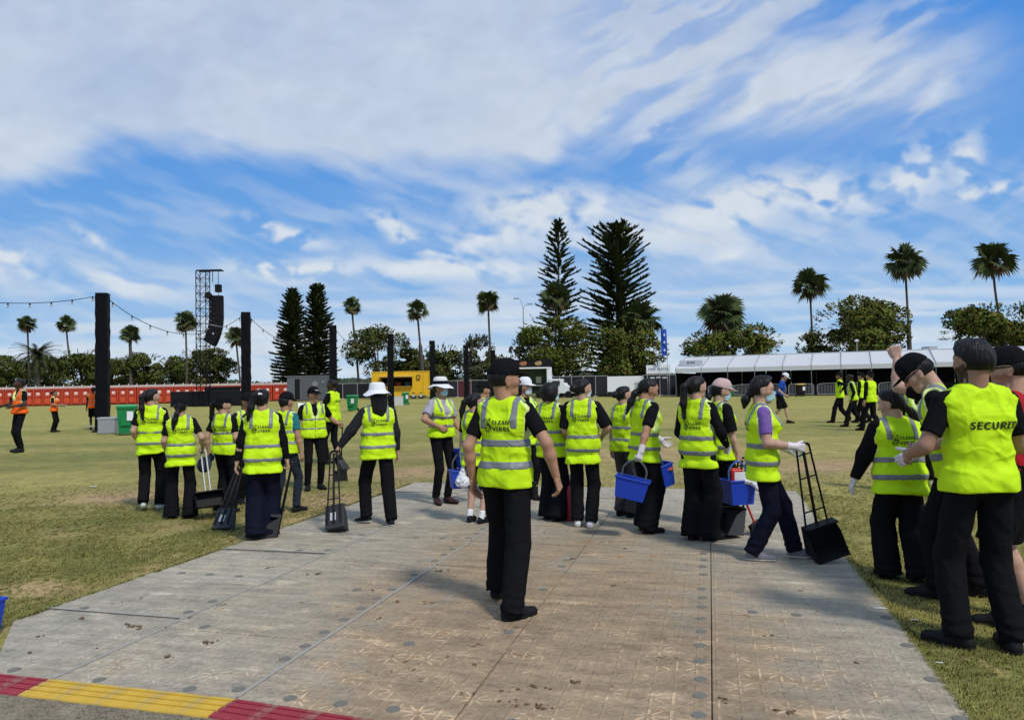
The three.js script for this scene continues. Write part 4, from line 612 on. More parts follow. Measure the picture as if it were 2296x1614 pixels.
function fanPalm(px, py, rad, Z, bx, seed, label, look = {}) {
  const r = rng(seed), C = A(px, py, Z), B = [A(bx, hor(bx) + 10, Z)[0], 0, -Z], RR = rad / FOC * Z, o = thing('palm_tree', label, 'palm tree', B, 0), L = new Leaves(), cx = C[0] - B[0], cy = C[1];
  const tr = look.girth || 0.2, bend = look.bend || 0;
  const path = [[0, 0, 0], [cx * 0.42 + bend, cy * 0.4, 0], [cx * 0.8 + bend * 0.6, cy * 0.75, 0], [cx, cy, 0]], tg = tube(path, tr, 24, 8), P = tg.attributes.position; const cur = new THREE.CatmullRomCurve3(path.map((p) => V(...p)));
  for (let i = 0; i < P.count; i++) { const f = Math.floor(i / 9) / 24, c = cur.getPointAt(clamp(f, 0, 1)), k = (f < (look.boots ?? 0.45) ? 1.45 : 0.78) * mix(1.15, 0.85, f) * (1 + 0.12 * N3(i * 1.7, f * 40, seed)); P.setXYZ(i, c.x + (P.getX(i) - c.x) * k, P.getY(i), c.z + (P.getZ(i) - c.z) * k); }
  tg.computeVertexNormals(); part('trunk', tg, palmBark, o);
  const nf = look.fronds || 27, pet = [];
  for (let i = 0; i < nf + 12; i++) {
    const inner = i >= nf, a = i * 2.399 + r() * 0.4, f = inner ? (i - nf) / 14 : i / nf, el = mix(1.45, -0.95, Math.pow(f, 0.8)) + (r() - 0.5) * 0.3, len = RR * (inner ? 0.06 + 0.08 * r() : 0.28 + 0.24 * r()), d = [Math.cos(a) * Math.cos(el), Math.sin(el), Math.sin(a) * Math.cos(el)], tip = [cx + d[0] * len, cy + d[1] * len + 0.1, d[2] * len];
    pet.push(rod([cx, cy - 0.05, 0], tip, 0.03, 0.02, 4));
    const tw = (r() - 0.5) * 2.4, s0 = [-Math.sin(a), 0, Math.cos(a)], u0 = [-Math.cos(a) * Math.sin(el), Math.cos(el), -Math.sin(a) * Math.sin(el)], side = unit([0, 1, 2].map((k) => s0[k] * Math.cos(tw) + u0[k] * Math.sin(tw))), ns = 13, fl = RR * (inner ? 0.45 : 0.6 + 0.14 * r()), b = (0.65 + 0.6 * r()) * (f > 0.85 ? 0.9 : 1), old = !inner && f > 0.86;
    const up = unit([side[1] * d[2] - side[2] * d[1], side[2] * d[0] - side[0] * d[2], side[0] * d[1] - side[1] * d[0]]);
    for (let s = 0; s < ns; s++) {
      const th = (s / (ns - 1) - 0.5) * 2.9, c = Math.cos(th), sn = Math.sin(th), fd = [d[0] * c + side[0] * sn, d[1] * c + side[1] * sn, d[2] * c + side[2] * sn], l = fl * (0.66 + 0.34 * c) * (0.85 + 0.3 * r()), w = [d[0] * -sn + side[0] * c, d[1] * -sn + side[1] * c, d[2] * -sn + side[2] * c], ww = l * 0.085;
      const m = [tip[0] + fd[0] * l * 0.62, tip[1] + fd[1] * l * 0.62 - 0.02 * l, tip[2] + fd[2] * l * 0.62], e = [tip[0] + fd[0] * l, tip[1] + fd[1] * l - l * (0.16 + 0.1 * r()), tip[2] + fd[2] * l], col = (old ? [0.15, 0.11, 0.06] : [0.07, 0.092, 0.032]).map((q) => q * b), n = unit([up[0] + (r() - 0.5) * 0.5, Math.abs(up[1]) + 0.35, up[2] + (r() - 0.5) * 0.5]);
      const ml = m.map((q, k) => q - w[k] * ww), mr = m.map((q, k) => q + w[k] * ww); L.tri(tip, ml, mr, n, col); L.tri(ml, e, mr, n, col);
    }
  }
  for (let i = 0; i < (look.skirt ?? 26); i++) { const a = r() * 6.28, l = RR * (0.25 + 0.4 * r()), w = 0.1 + 0.1 * r(), x0 = cx + Math.cos(a) * 0.2, z0 = Math.sin(a) * 0.2, y0 = cy - 0.1 - r() * 0.35; L.tri([x0, y0, z0], [x0 + Math.cos(a) * 0.28 - Math.sin(a) * w, y0 - l, z0 + Math.sin(a) * 0.28], [x0 + Math.cos(a) * 0.28 + Math.sin(a) * w, y0 - l * 0.9, z0 + Math.sin(a) * 0.28], unit([Math.cos(a), 0.3, Math.sin(a)]), [0.12, 0.085, 0.05]); }
  part('frond_stalk', pet, palmBark, o); part('crown', L.build(), leafMat, o); return o;
}
function datePalm(px, py, rad, Z, seed, label) {
  const r = rng(seed), C = A(px, py, Z), RR = rad / FOC * Z, o = thing('palm_tree', label, 'palm tree', [C[0], 0, -Z], 0), L = new Leaves(), cy = C[1];
  part('trunk', [rod([0, 0, 0], [0, cy, 0], 0.5, 0.42, 10)], palmBark, o);
  for (let i = 0; i < 46; i++) { const a = i * 2.399 + r() * 0.3, el = mix(1.4, -0.35, i / 46), len = RR * (0.95 + 0.15 * r()); let p = [0, cy, 0], e = el; const n = 16; for (let s = 0; s < n; s++) { e -= 0.085; const d = [Math.cos(a) * Math.cos(e), Math.sin(e), Math.sin(a) * Math.cos(e)], q = p.map((v, k) => v + d[k] * len / n); const sd = [-Math.sin(a), 0, Math.cos(a)], ll = 0.5 * Math.sin((s + 1) / n * 2.7 + 0.3) + 0.08; for (const sg of [-1, 1]) { const t = [q[0] + sd[0] * sg * ll + d[0] * ll * 0.6, q[1] + 0.1 * ll - 0.12, q[2] + sd[2] * sg * ll + d[2] * ll * 0.6], b = 0.7 + 0.6 * r(); L.tri(p, q, t, unit([sd[0] * sg * -0.3, 1, sd[2] * sg * -0.3]), [0.06 * b, 0.075 * b, 0.028 * b]); } p = q; } }
  part('crown', L.build(), leafMat, o);
}
norfolkPine(655, 652, 850, 44, 112, 1, 2, 'left one of two dense dark pines behind the grey container', (f) => Math.pow(1 - f, 0.55) * 0.95 + 0.1);
norfolkPine(711, 641, 850, 42, 116, 2, 2, 'right and taller one of two dense dark pines behind the grey container', (f) => Math.pow(1 - f, 0.55) * 0.95 + 0.1);
norfolkPine(1252, 494, 845, 72, 100, 3, false, 'tall open pine with gaps between its whorls and bare upper stem', (f) => Math.pow(1 - f, 0.65) * (f < 0.3 ? 1.1 : 1.0) + 0.05);
norfolkPine(1383, 506, 845, 86, 97, 4, true, 'tallest broad dense pine tree right of the open pine', (f) => (f < 0.72 ? 0.72 + 0.28 * Math.sin(f * 4.2) * (1 - f * 0.3) : 0.93 * Math.pow((1 - f) / 0.28, 0.6)) + 0.03);
const P1 = [[60, 728, 23, 116, 64, 'fan palm above the bushy date palm at the far left'], [147, 727, 22, 118, 176, 'leaning fan palm second from the left'], [290, 750, 24, 112, 292, 'short fan palm between the first post and the speaker tower'], [415, 722, 28, 108, 417, 'fan palm just left of the lattice speaker tower'], [528, 757, 27, 108, 540, 'fan palm partly behind the second black post'], [788, 688, 23, 104, 806, 'slim fan palm right of the pair of dense pines'], [935, 696, 29, 102, 950, 'ragged fan palm with windswept crown above the yellow food truck'], [1094, 678, 29, 100, 1100, 'tall straight fan palm left of the street lamp'], [1816, 640, 41, 98, 1825, 'fan palm on slim trunk left of the round tree behind the marquee'], [2030, 590, 47, 92, 2042, 'tall fan palm right of the round tree behind the marquee'], [2226, 584, 49, 90, 2275, 'leaning fan palm at the far right']];
P1.forEach(([x, y, r, Z, b, l], i) => fanPalm(x, y, r, Z, b, 40 + i, l, { girth: i === 2 ? 0.33 : 0.19, bend: i === 10 ? -0.3 : i === 1 ? -0.25 : 0.1, fronds: i === 6 ? 18 : 26, boots: [0, 0, 0, 0, 0, 0, 0.62, 0.52, 0.52, 0.52, 0.38][i] }));
fanPalm(1246, 668, 38, 92, 1246, 61, 'fan palm standing in front of the open pine', { fronds: 30 });
fanPalm(1440, 715, 50, 90, 1440, 62, 'broad fan palm in front of the dense broad pine', { fronds: 30, girth: 0.35 });
fanPalm(1620, 705, 55, 86, 1622, 63, 'stout broad fan palm behind the left end of the marquee', { fronds: 34, girth: 0.5, boots: 1, skirt: 60 });
datePalm(82, 800, 58, 112, 71, 'feathery date palm with arching fronds at the far left');
const greyT = [[0.085, 0.1, 0.05], [0.12, 0.13, 0.07], [0.1, 0.09, 0.06]], oliveT = [[0.085, 0.115, 0.02], [0.13, 0.15, 0.022], [0.15, 0.11, 0.03]];
[[10, 842, 50, 42, 118, 'dark bushy tree at the left edge behind the toilets'], [95, 842, 60, 42, 120, 'dark bushy tree below the date palm'], [180, 832, 62, 46, 116, 'bushy tree left of the first black post'], [255, 845, 45, 34, 119, 'low dark bush right behind the first black post'], [318, 838, 66, 42, 114, 'rounded bushy tree left of the speaker tower'], [400, 842, 42, 40, 118, 'dark bush between the round bush and the tower'], [462, 828, 78, 46, 112, 'wide bushy tree behind the speaker tower', { dry: 0.6 }], [845, 790, 70, 52, 104, 'loose green tree above the yellow food truck, partly bare at its top', { leaves: 5200, sprigs: 110 }], [915, 818, 46, 34, 107, 'low dark tree behind the yellow food truck'], [992, 818, 48, 44, 105, 'small dark tree right of the yellow food truck'], [1072, 808, 42, 54, 101, 'thin grey green tree left of the black food stall', { leaves: 3200, tones: greyT, sprigs: 120 }], [1243, 778, 88, 76, 88, 'large round olive green tree below the open pine', { tones: oliveT, leaves: 9500 }], [1180, 795, 36, 40, 96, 'pale twiggy shrub below the street lamp', { leaves: 1600, tones: greyT, sprigs: 90 }], [1402, 795, 92, 74, 86, 'large round brownish green tree below the broad dense pine', { tones: oliveT, dry: 0.55, leaves: 9500 }], [1590, 790, 56, 46, 84, 'loose tree behind the left end of the marquee', { tones: oliveT, leaves: 3600, sprigs: 130 }], [1690, 782, 62, 52, 83, 'brownish tree right of the stout palm', { tones: oliveT, dry: 0.5, leaves: 4800, sprigs: 110 }], [1925, 748, 100, 74, 80, 'round brown and green tree behind the middle of the marquee', { tones: oliveT, dry: 0.5, leaves: 10500, sprigs: 120 }], [1825, 785, 36, 38, 84, 'sparse shrub at the foot of a palm behind the marquee', { leaves: 1500, sprigs: 80 }], [2215, 748, 92, 62, 78, 'brownish green tree behind the right end of the marquee', { tones: oliveT, dry: 0.5, leaves: 9500, sprigs: 130 }], [2320, 745, 70, 66, 79, 'green tree at the right edge behind the marquee', { tones: oliveT, leaves: 6000 }], [1115, 828, 30, 30, 98, 'small dark bush behind the last black post']].forEach(([x, y, rx, ry, Z, l, k], i) => leafyTree(x, y, rx, ry, Z, 200 + i * 3, l, k));
{ // far wooded shore
  const r = rng(77), L = new Leaves(); for (let i = 0; i < 15000; i++) { const x = -460 + r() * 900, h = 6 + 4.5 * fbm(x * 0.012, 1, 2, 4) * 2, y = r() * Math.max(2, h), s = 1 + r() * 1.3; L.quad([x, y, -420 + r() * 20], [s, 0, 0], [0, s * 0.7, 0], unit([r() - 0.5, 0.8, 0.6]), [0.055, 0.07, 0.045].map((q) => q * (0.7 + 0.6 * r()))); }
  const m = part('far_woods', L.build(), leafMat); tag(m, 'low dark line of distant trees along the horizon', 'woods', null, 'stuff');
}
// ------------------------------------------------------------------ structures at the edge of the field
const dark = mat(0.012, 0.012, 0.014, 0.8), steel = new THREE.MeshStandardMaterial({ color: 0x9a9ea2, roughness: 0.45, metalness: 0.6 }), galv = mat(0.42, 0.43, 0.44, 0.5), pvc = mat(0.74, 0.75, 0.76, 0.6), rubber = mat(0.015, 0.015, 0.015, 0.9), glass = mat(0.03, 0.035, 0.04, 0.12);
function textMat(text, w, h, fg, bg, font = 'bold', size = 0.62) { const c = document.createElement('canvas'); c.width = w; c.height = h; const x = c.getContext('2d'); x.fillStyle = bg; x.fillRect(0, 0, w, h); x.fillStyle = fg; x.textAlign = 'center'; x.textBaseline = 'middle'; x.font = `${font} ${Math.round(h * size)}px sans-serif`; const m = x.measureText(text).width; x.translate(w / 2, h * 0.53); x.scale(Math.min(1.3, w * 0.9 / m), 1); x.fillText(text, 0, 0); const t = new THREE.CanvasTexture(c); t.colorSpace = THREE.SRGBColorSpace; return new THREE.MeshStandardMaterial({ map: t, roughness: 0.7 }); }
{ // portable toilets in a row
  const red = mat(0.58, 0.075, 0.025, 0.55), redDoor = mat(0.3, 0.022, 0.014, 0.5), roof = mat(0.55, 0.42, 0.39, 0.6), white = mat(0.7, 0.68, 0.66, 0.6), Lb = 'red portable toilet with pale domed roof in the long row at far left';
  const o = thing('portable_toilet', Lb, 'portable toilet', [0, 0, 0], 0, 'red portable toilets in a row');
  const ribs = []; for (let k = 0; k < 5; k++) ribs.push(box(0.03, 1.95, 0.02, -0.4 + k * 0.2, 1.08, -0.56));
  part('body', [rbox(1.0, 2.05, 1.1, 0.04, 0, 1.1, 0), ...ribs, box(0.08, 2.0, 0.03, -0.455, 1.1, 0.56), box(0.08, 2.0, 0.03, 0.455, 1.1, 0.56)], red, o);
  const d = part('door', [rbox(0.8, 1.86, 0.04, 0.015, 0, 1.07, 0.565), ], redDoor, o); part('door_panel', [rbox(0.62, 0.7, 0.02, 0.01, 0, 0.62, 0.59), rbox(0.62, 0.6, 0.02, 0.01, 0, 1.42, 0.59)], red, d); part('sign', box(0.34, 0.3, 0.01, 0.02, 1.5, 0.606), white, d); part('handle', rbox(0.05, 0.16, 0.04, 0.01, 0.32, 1.1, 0.6), dark, d);
  const rs = new THREE.Shape(); rs.moveTo(-0.53, 0); rs.lineTo(0.53, 0); rs.quadraticCurveTo(0.48, 0.2, 0.2, 0.25); rs.lineTo(-0.2, 0.25); rs.quadraticCurveTo(-0.48, 0.2, -0.53, 0);
  part('roof', new THREE.ExtrudeGeometry(rs, { depth: 1.16, bevelEnabled: true, bevelSize: 0.02, bevelThickness: 0.02, bevelSegments: 1, curveSegments: 5 }).translate(0, 2.12, -0.58), roof, o); part('vent_pipe', rod([0.35, 2.1, -0.4], [0.35, 2.58, -0.4], 0.05), white, o);
  part('skid', box(1.1, 0.08, 1.12, 0, 0.04, 0), dark, o);
  const a = [atX(-14, 93), 0, -91], b = [atX(636, 94), 0, -95], n = 34; const r = rng(3);
  for (let i = 0; i < n; i++) { const t = i / (n - 1), p = [mix(a[0], b[0], t), 0, mix(a[2], b[2], t) + (r() - 0.5) * 0.25], q = i ? dup(o, p, 0) : o; q.position.set(...p); q.rotation.y = Math.atan2(-p[0], -p[2]) * 0.35 + (r() - 0.5) * 0.03; }
}
{ // black posts wrapped in cloth, and the festoon between them
  const zs = [29.6, 38.3, 47.2, 56, 65, 73, 80], xs = [229, 551.5, 747, 876, 970, 1045.5, 1106], ty = [660, 702, 731, 750, 765, 774, 786], tops = [], where = ['nearest and thickest black wrapped post, beside the grey box and green bin', 'black wrapped post behind the long dark platform', 'black wrapped post behind the worker with a paper sheet', 'black wrapped post in front of the yellow food truck left half', 'black wrapped post at the right end of the yellow food truck', 'thin black wrapped post right of the small dark tree', 'thinnest and farthest black wrapped post beside the tall straight palm'];
  const wrap = mat(0.0045, 0.0045, 0.006, 0.5);
  xs.forEach((x, i) => {
    const Z = zs[i], X = atX(x, Z), top = A(x, ty[i], Z)[1], o = thing('post', where[i], 'post', [X, 0, -Z], 0.25), g = new THREE.BoxGeometry(0.46, top, 0.46, 8, 60, 8).translate(0, top / 2, 0), p = g.attributes.position, nr = g.attributes.normal;
    for (let k = 0; k < p.count; k++) { const a = p.getX(k), y = p.getY(k), z = p.getZ(k), n = 0.034 * N3(a * 5 + i * 9, y * 2.6 + a * 4, z * 5) + 0.014 * N3(a * 13, y * 7 + z * 9, z * 13 + i), l = Math.hypot(a, z) || 1, sq = Math.min(1, 0.31 / l); p.setXYZ(k, a * (sq < 1 ? sq : 1) + a / l * n, y + (y > top - 0.01 ? 0.04 * N3(a * 7, 1, z * 7) : 0), z * (sq < 1 ? sq : 1) + z / l * n); }
    g.computeVertexNormals(); part('wrap', g, wrap, o); part('base_plate', rbox(0.62, 0.06, 0.62, 0.01, 0, 0.03, 0), dark, o); part('cap_plate', rbox(0.44, 0.05, 0.44, 0.01, 0, top + 0.02, 0), dark, o); tops.push([X, top, -Z]);
  });
  const bulbMat = mat(0.5, 0.5, 0.48, 0.25), left = [-29, 6.2, -37.5], line = (a, b, sag, n, label) => {
    const f = (t) => [mix(a[0], b[0], t), mix(a[1], b[1], t) - sag * 4 * t * (1 - t), mix(a[2], b[2], t)], pts = []; for (let k = 0; k <= 12; k++) pts.push(f(k / 12));
    const o = thing('string_light', label, 'string light', [0, 0, 0], 0, 'festoon lights between the wrapped posts'); part('cable', tube(pts, 0.014, 40, 5), dark, o);
    for (let k = 0; k < n; k++) { const q = f((k + 0.5) / n), bl = part('bulb', new THREE.SphereGeometry(0.042, 10, 8).scale(1, 1.25, 1).translate(q[0], q[1] - 0.13, q[2]), bulbMat, o); part('socket', rod([q[0], q[1] - 0.09, q[2]], [q[0], q[1] + 0.01, q[2]], 0.03), dark, bl); }
  };
  const L0 = A(-60, 680, 27.5); line([L0[0], L0[1] + 0.1, L0[2]], tops[0].map((v, k) => v - (k === 1 ? 0.02 : 0)), 0.2, 6, 'festoon light string running off the left edge from the nearest post');
  const N = ['sagging festoon string between the nearest post and the second post', 'festoon string between the second and third posts', 'festoon string between the third and fourth posts', 'festoon string between the fourth and fifth posts', 'festoon string between the fifth and sixth posts'];
  for (let i = 0; i < 5; i++) line(tops[i], tops[i + 1], 1.35, 9, N[i]);
}
{ // lattice tower with hung speakers, and the dark platform below it
  const Z = 71, x0 = atX(444, Z), x1 = atX(466, Z), top = A(450, 608, Z)[1], o = thing('lattice_tower', 'tall black lattice tower with a cantilever beam carrying loudspeakers', 'tower', [(x0 + x1) / 2, 0, -Z]), w = (x1 - x0) / 2, g = [], n = 18;
  for (const [sx, sz] of [[-1, -1], [1, -1], [1, 1], [-1, 1]]) g.push(rod([sx * w, 0, sz * w], [sx * w, top, sz * w], 0.045, 0.045, 6));
  part('leg', g, dark, o); const br = [];
  for (let k = 0; k < n; k++) { const y0 = top * k / n, y1 = top * (k + 1) / n, f = k % 2 ? 1 : -1; for (const s of [-1, 1]) { br.push(rod([-w * f, y0, s * w], [w * f, y1, s * w], 0.022, 0.022, 5), rod([-w, y1, s * w], [w, y1, s * w], 0.024, 0.024, 5), rod([s * w, y0, -w * f], [s * w, y1, w * f], 0.022, 0.022, 5), rod([s * w, y1, -w], [s * w, y1, w], 0.024, 0.024, 5)); } }
  part('brace', br, dark, o); const bx = atX(497, Z) - (x0 + x1) / 2; part('beam', [box(bx + w, 0.1, 0.12, (bx - w) / 2, top + 0.05, 0.3), box(bx + w, 0.1, 0.12, (bx - w) / 2, top + 0.05, -0.3), box(0.12, 0.12, 0.8, bx, top + 0.05, 0)], dark, o);
  const px = atX(490, Z), t2 = thing('loudspeaker', 'small black loudspeaker hung below the tip of the tower beam', 'loudspeaker', [px, 0, -Z]), ya = A(490, 655, Z)[1], yb = A(490, 638, Z)[1]; const bd = part('cabinet', rbox(0.52, yb - ya, 0.5, 0.03, 0, (ya + yb) / 2, 0), dark, t2); part('chain', [rod([0, yb, 0], [0, top, 0], 0.03), rod([-0.55, yb + 0.25, 0], [-0.55, top, 0], 0.035)], dark, t2); part('grille', rbox(0.44, yb - ya - 0.1, 0.02, 0.005, 0, (ya + yb) / 2, 0.26), rubber, t2);
  const la = thing('line_array', 'curved hanging column of black line array loudspeakers beside the tower', 'loudspeaker', [px - 0.2, 0, -Z]), m = 10; let y = A(484, 667, Z)[1], x = 0; const hh = (y - A(484, 768, Z)[1]) / 9.6; part('bumper', [rbox(1.2, 0.14, 0.7, 0.02, 0, y + 0.1, 0), rod([0.2, y + 0.1, 0], [0.2, ya, 0], 0.025)], dark, la);
  for (let k = 0; k < m; k++) { const tilt = k < 4 ? 0 : (k - 3) * 0.085, s = new THREE.Shape(); s.moveTo(-0.55, -hh / 2 * 0.75); s.lineTo(0.55, -hh / 2); s.lineTo(0.55, hh / 2 * 0.96); s.lineTo(-0.55, hh / 2 * 0.72); const gg = new THREE.ExtrudeGeometry(s, { depth: 0.8, bevelEnabled: true, bevelSize: 0.02, bevelThickness: 0.02, bevelSegments: 1 }).translate(0, 0, -0.4).rotateZ(-tilt).translate(x, y - hh / 2, 0); part('speaker_cabinet', gg, dark, la); x -= Math.sin(tilt) * hh; y -= Math.cos(tilt) * hh; }
  const fl = A(471, 664, Z), f2 = thing('floodlight', 'small round black floodlight clamped high on the lattice tower', 'floodlight', [fl[0], 0, -Z + 0.4]); part('housing', new THREE.CylinderGeometry(0.34, 0.3, 0.4, 16).rotateX(1.3).rotateZ(0.4).translate(0, fl[1], 0), dark, f2); part('bracket', rod([0, fl[1], 0], [-0.6, fl[1] - 0.1, -0.2], 0.05), dark, f2);
  const s0 = atX(381, 72), s1 = atX(561, 72), pl = thing('stage_platform', 'long low platform skirted in black cloth below the tower', 'platform', [(s0 + s1) / 2, 0, -73.5]), ph = 1.42; part('skirt', [box(s1 - s0, ph, 3, 0, ph / 2, 0)], dark, pl); for (let k = 0; k < 4; k++) part('skirt_panel', box((s1 - s0) / 4 - 0.04, ph - 0.06, 0.03, (s0 - s1) / 2 + (k + 0.5) * (s1 - s0) / 4, ph / 2, 1.52), mat(0.014, 0.014, 0.016, 0.9), pl); part('deck', box(s1 - s0 + 0.1, 0.08, 3.1, 0, ph + 0.04, 0), mat(0.03, 0.03, 0.032, 0.7), pl); part('rail', box((s1 - s0) * 0.45, 0.4, 0.05, (s1 - s0) * 0.12, ph + 0.28, 0.9), dark, pl);
}
{ // grey container
  const Z = 91, x0 = atX(645, Z), x1 = atX(735, Z), h = A(690, 843, Z)[1], w = x1 - x0, o = thing('container', 'grey site container with an open door at its left end', 'container', [(x0 + x1) / 2, 0, -Z - 1.2]), gm = mat(0.115, 0.122, 0.135, 0.6), ribs = []; for (let k = 0; k < 26; k++) if (k / 26 > 0.3 || k < 2) ribs.push(box(0.08, h - 0.4, 0.05, -w / 2 + (k + 0.5) * w / 26, h / 2 + 0.05, 1.22));
  part('body', [box(w, h - 0.15, 2.4, 0, h / 2 + 0.05, 0), ...ribs], gm, o); part('roof', box(w + 0.06, 0.1, 2.5, 0, h, 0), mat(0.15, 0.155, 0.165, 0.6), o); part('frame', [box(0.16, h, 0.08, -w / 2, h / 2, 1.22), box(0.16, h, 0.08, w / 2, h / 2, 1.22), box(w, 0.18, 0.08, 0, 0.14, 1.22)], mat(0.08, 0.085, 0.09, 0.6), o);
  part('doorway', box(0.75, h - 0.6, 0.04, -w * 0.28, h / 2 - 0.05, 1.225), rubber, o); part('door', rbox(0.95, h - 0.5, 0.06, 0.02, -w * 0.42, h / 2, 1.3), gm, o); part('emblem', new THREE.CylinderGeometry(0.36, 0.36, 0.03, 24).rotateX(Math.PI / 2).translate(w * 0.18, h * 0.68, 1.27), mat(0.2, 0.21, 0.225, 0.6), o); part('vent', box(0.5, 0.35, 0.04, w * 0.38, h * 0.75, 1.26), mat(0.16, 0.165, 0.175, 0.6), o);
}
{ // yellow food trailer
  const Z = 93, x0 = atX(833, Z), x1 = atX(967, Z), h = A(900, 834, Z)[1], w = x1 - x0, o = thing('food_truck', 'yellow food trailer with a wide open serving hatch', 'food truck', [(x0 + x1) / 2, 0, -Z - 1.2], 0.0), ym = mat(0.74, 0.43, 0.012, 0.45), y0 = 0.42;
  const hx0 = -w * 0.36, hx1 = w * 0.18, hy0 = h * 0.46, hy1 = h * 0.8;
  part('body', [box(hx0 + w / 2, h - y0, 2.4, (hx0 - w / 2) / 2, (h + y0) / 2, 0), box(w / 2 - hx1, h - y0, 2.4, (hx1 + w / 2) / 2, (h + y0) / 2, 0), box(hx1 - hx0, hy0 - y0, 2.4, (hx0 + hx1) / 2, (hy0 + y0) / 2, 0), box(hx1 - hx0, h - hy1, 2.4, (hx0 + hx1) / 2, (h + hy1) / 2, 0), box(hx1 - hx0, hy1 - hy0, 0.1, (hx0 + hx1) / 2, (hy0 + hy1) / 2, -1.1)], ym, o);
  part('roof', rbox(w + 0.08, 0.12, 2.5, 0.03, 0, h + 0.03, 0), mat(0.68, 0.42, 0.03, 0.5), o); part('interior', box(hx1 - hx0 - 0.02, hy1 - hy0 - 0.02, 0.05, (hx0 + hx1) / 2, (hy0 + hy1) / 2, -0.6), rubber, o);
  part('hatch_awning', box(hx1 - hx0 + 0.1, 0.05, 1.0, (hx0 + hx1) / 2, hy1 + 0.12, 1.6).rotateX(0.0), mat(0.62, 0.5, 0.3, 0.6), o); part('counter', rbox(hx1 - hx0 + 0.1, 0.08, 0.5, 0.02, (hx0 + hx1) / 2, hy0, 1.4), mat(0.5, 0.3, 0.03, 0.5), o); for (let k = 0; k < 3; k++) part('shelf_goods', rbox(0.7, 0.5, 0.4, 0.04, hx0 + 0.9 + k * 1.2, hy0 + 0.33, -0.3), [mat(0.2, 0.2, 0.2), mat(0.3, 0.06, 0.03), mat(0.05, 0.12, 0.2)][k], o);
  for (const s of [-1, 1]) { const wh = part('wheel', new THREE.CylinderGeometry(0.4, 0.4, 0.25, 20).rotateX(Math.PI / 2).translate(w * 0.26 + s * 0.48, 0.4, 1.1), rubber, o); part('rim', new THREE.CylinderGeometry(0.2, 0.2, 0.27, 14).rotateX(Math.PI / 2).translate(w * 0.26 + s * 0.48, 0.4, 1.12), galv, wh); }
  part('emblem', [new THREE.TorusGeometry(0.24, 0.06, 6, 16).translate(w * 0.28, h * 0.8, 1.21), box(0.5, 0.12, 0.02, w * 0.28, h * 0.68, 1.21)], mat(0.05, 0.03, 0.02), o); part('panel_seam', [box(0.05, h - y0, 0.02, w * 0.36, (h + y0) / 2, 1.205), box(0.05, h - y0, 0.02, w * 0.46, (h + y0) / 2, 1.205)], mat(0.4, 0.22, 0.02), o); part('tow_bar', rod([-w / 2 - 1.1, 0.45, 0], [-w / 2, 0.5, 0], 0.07), dark, o); part('skirt', box(w * 0.4, 0.3, 0.06, w * 0.2, 0.55, 1.2), mat(0.6, 0.36, 0.02), o);
}
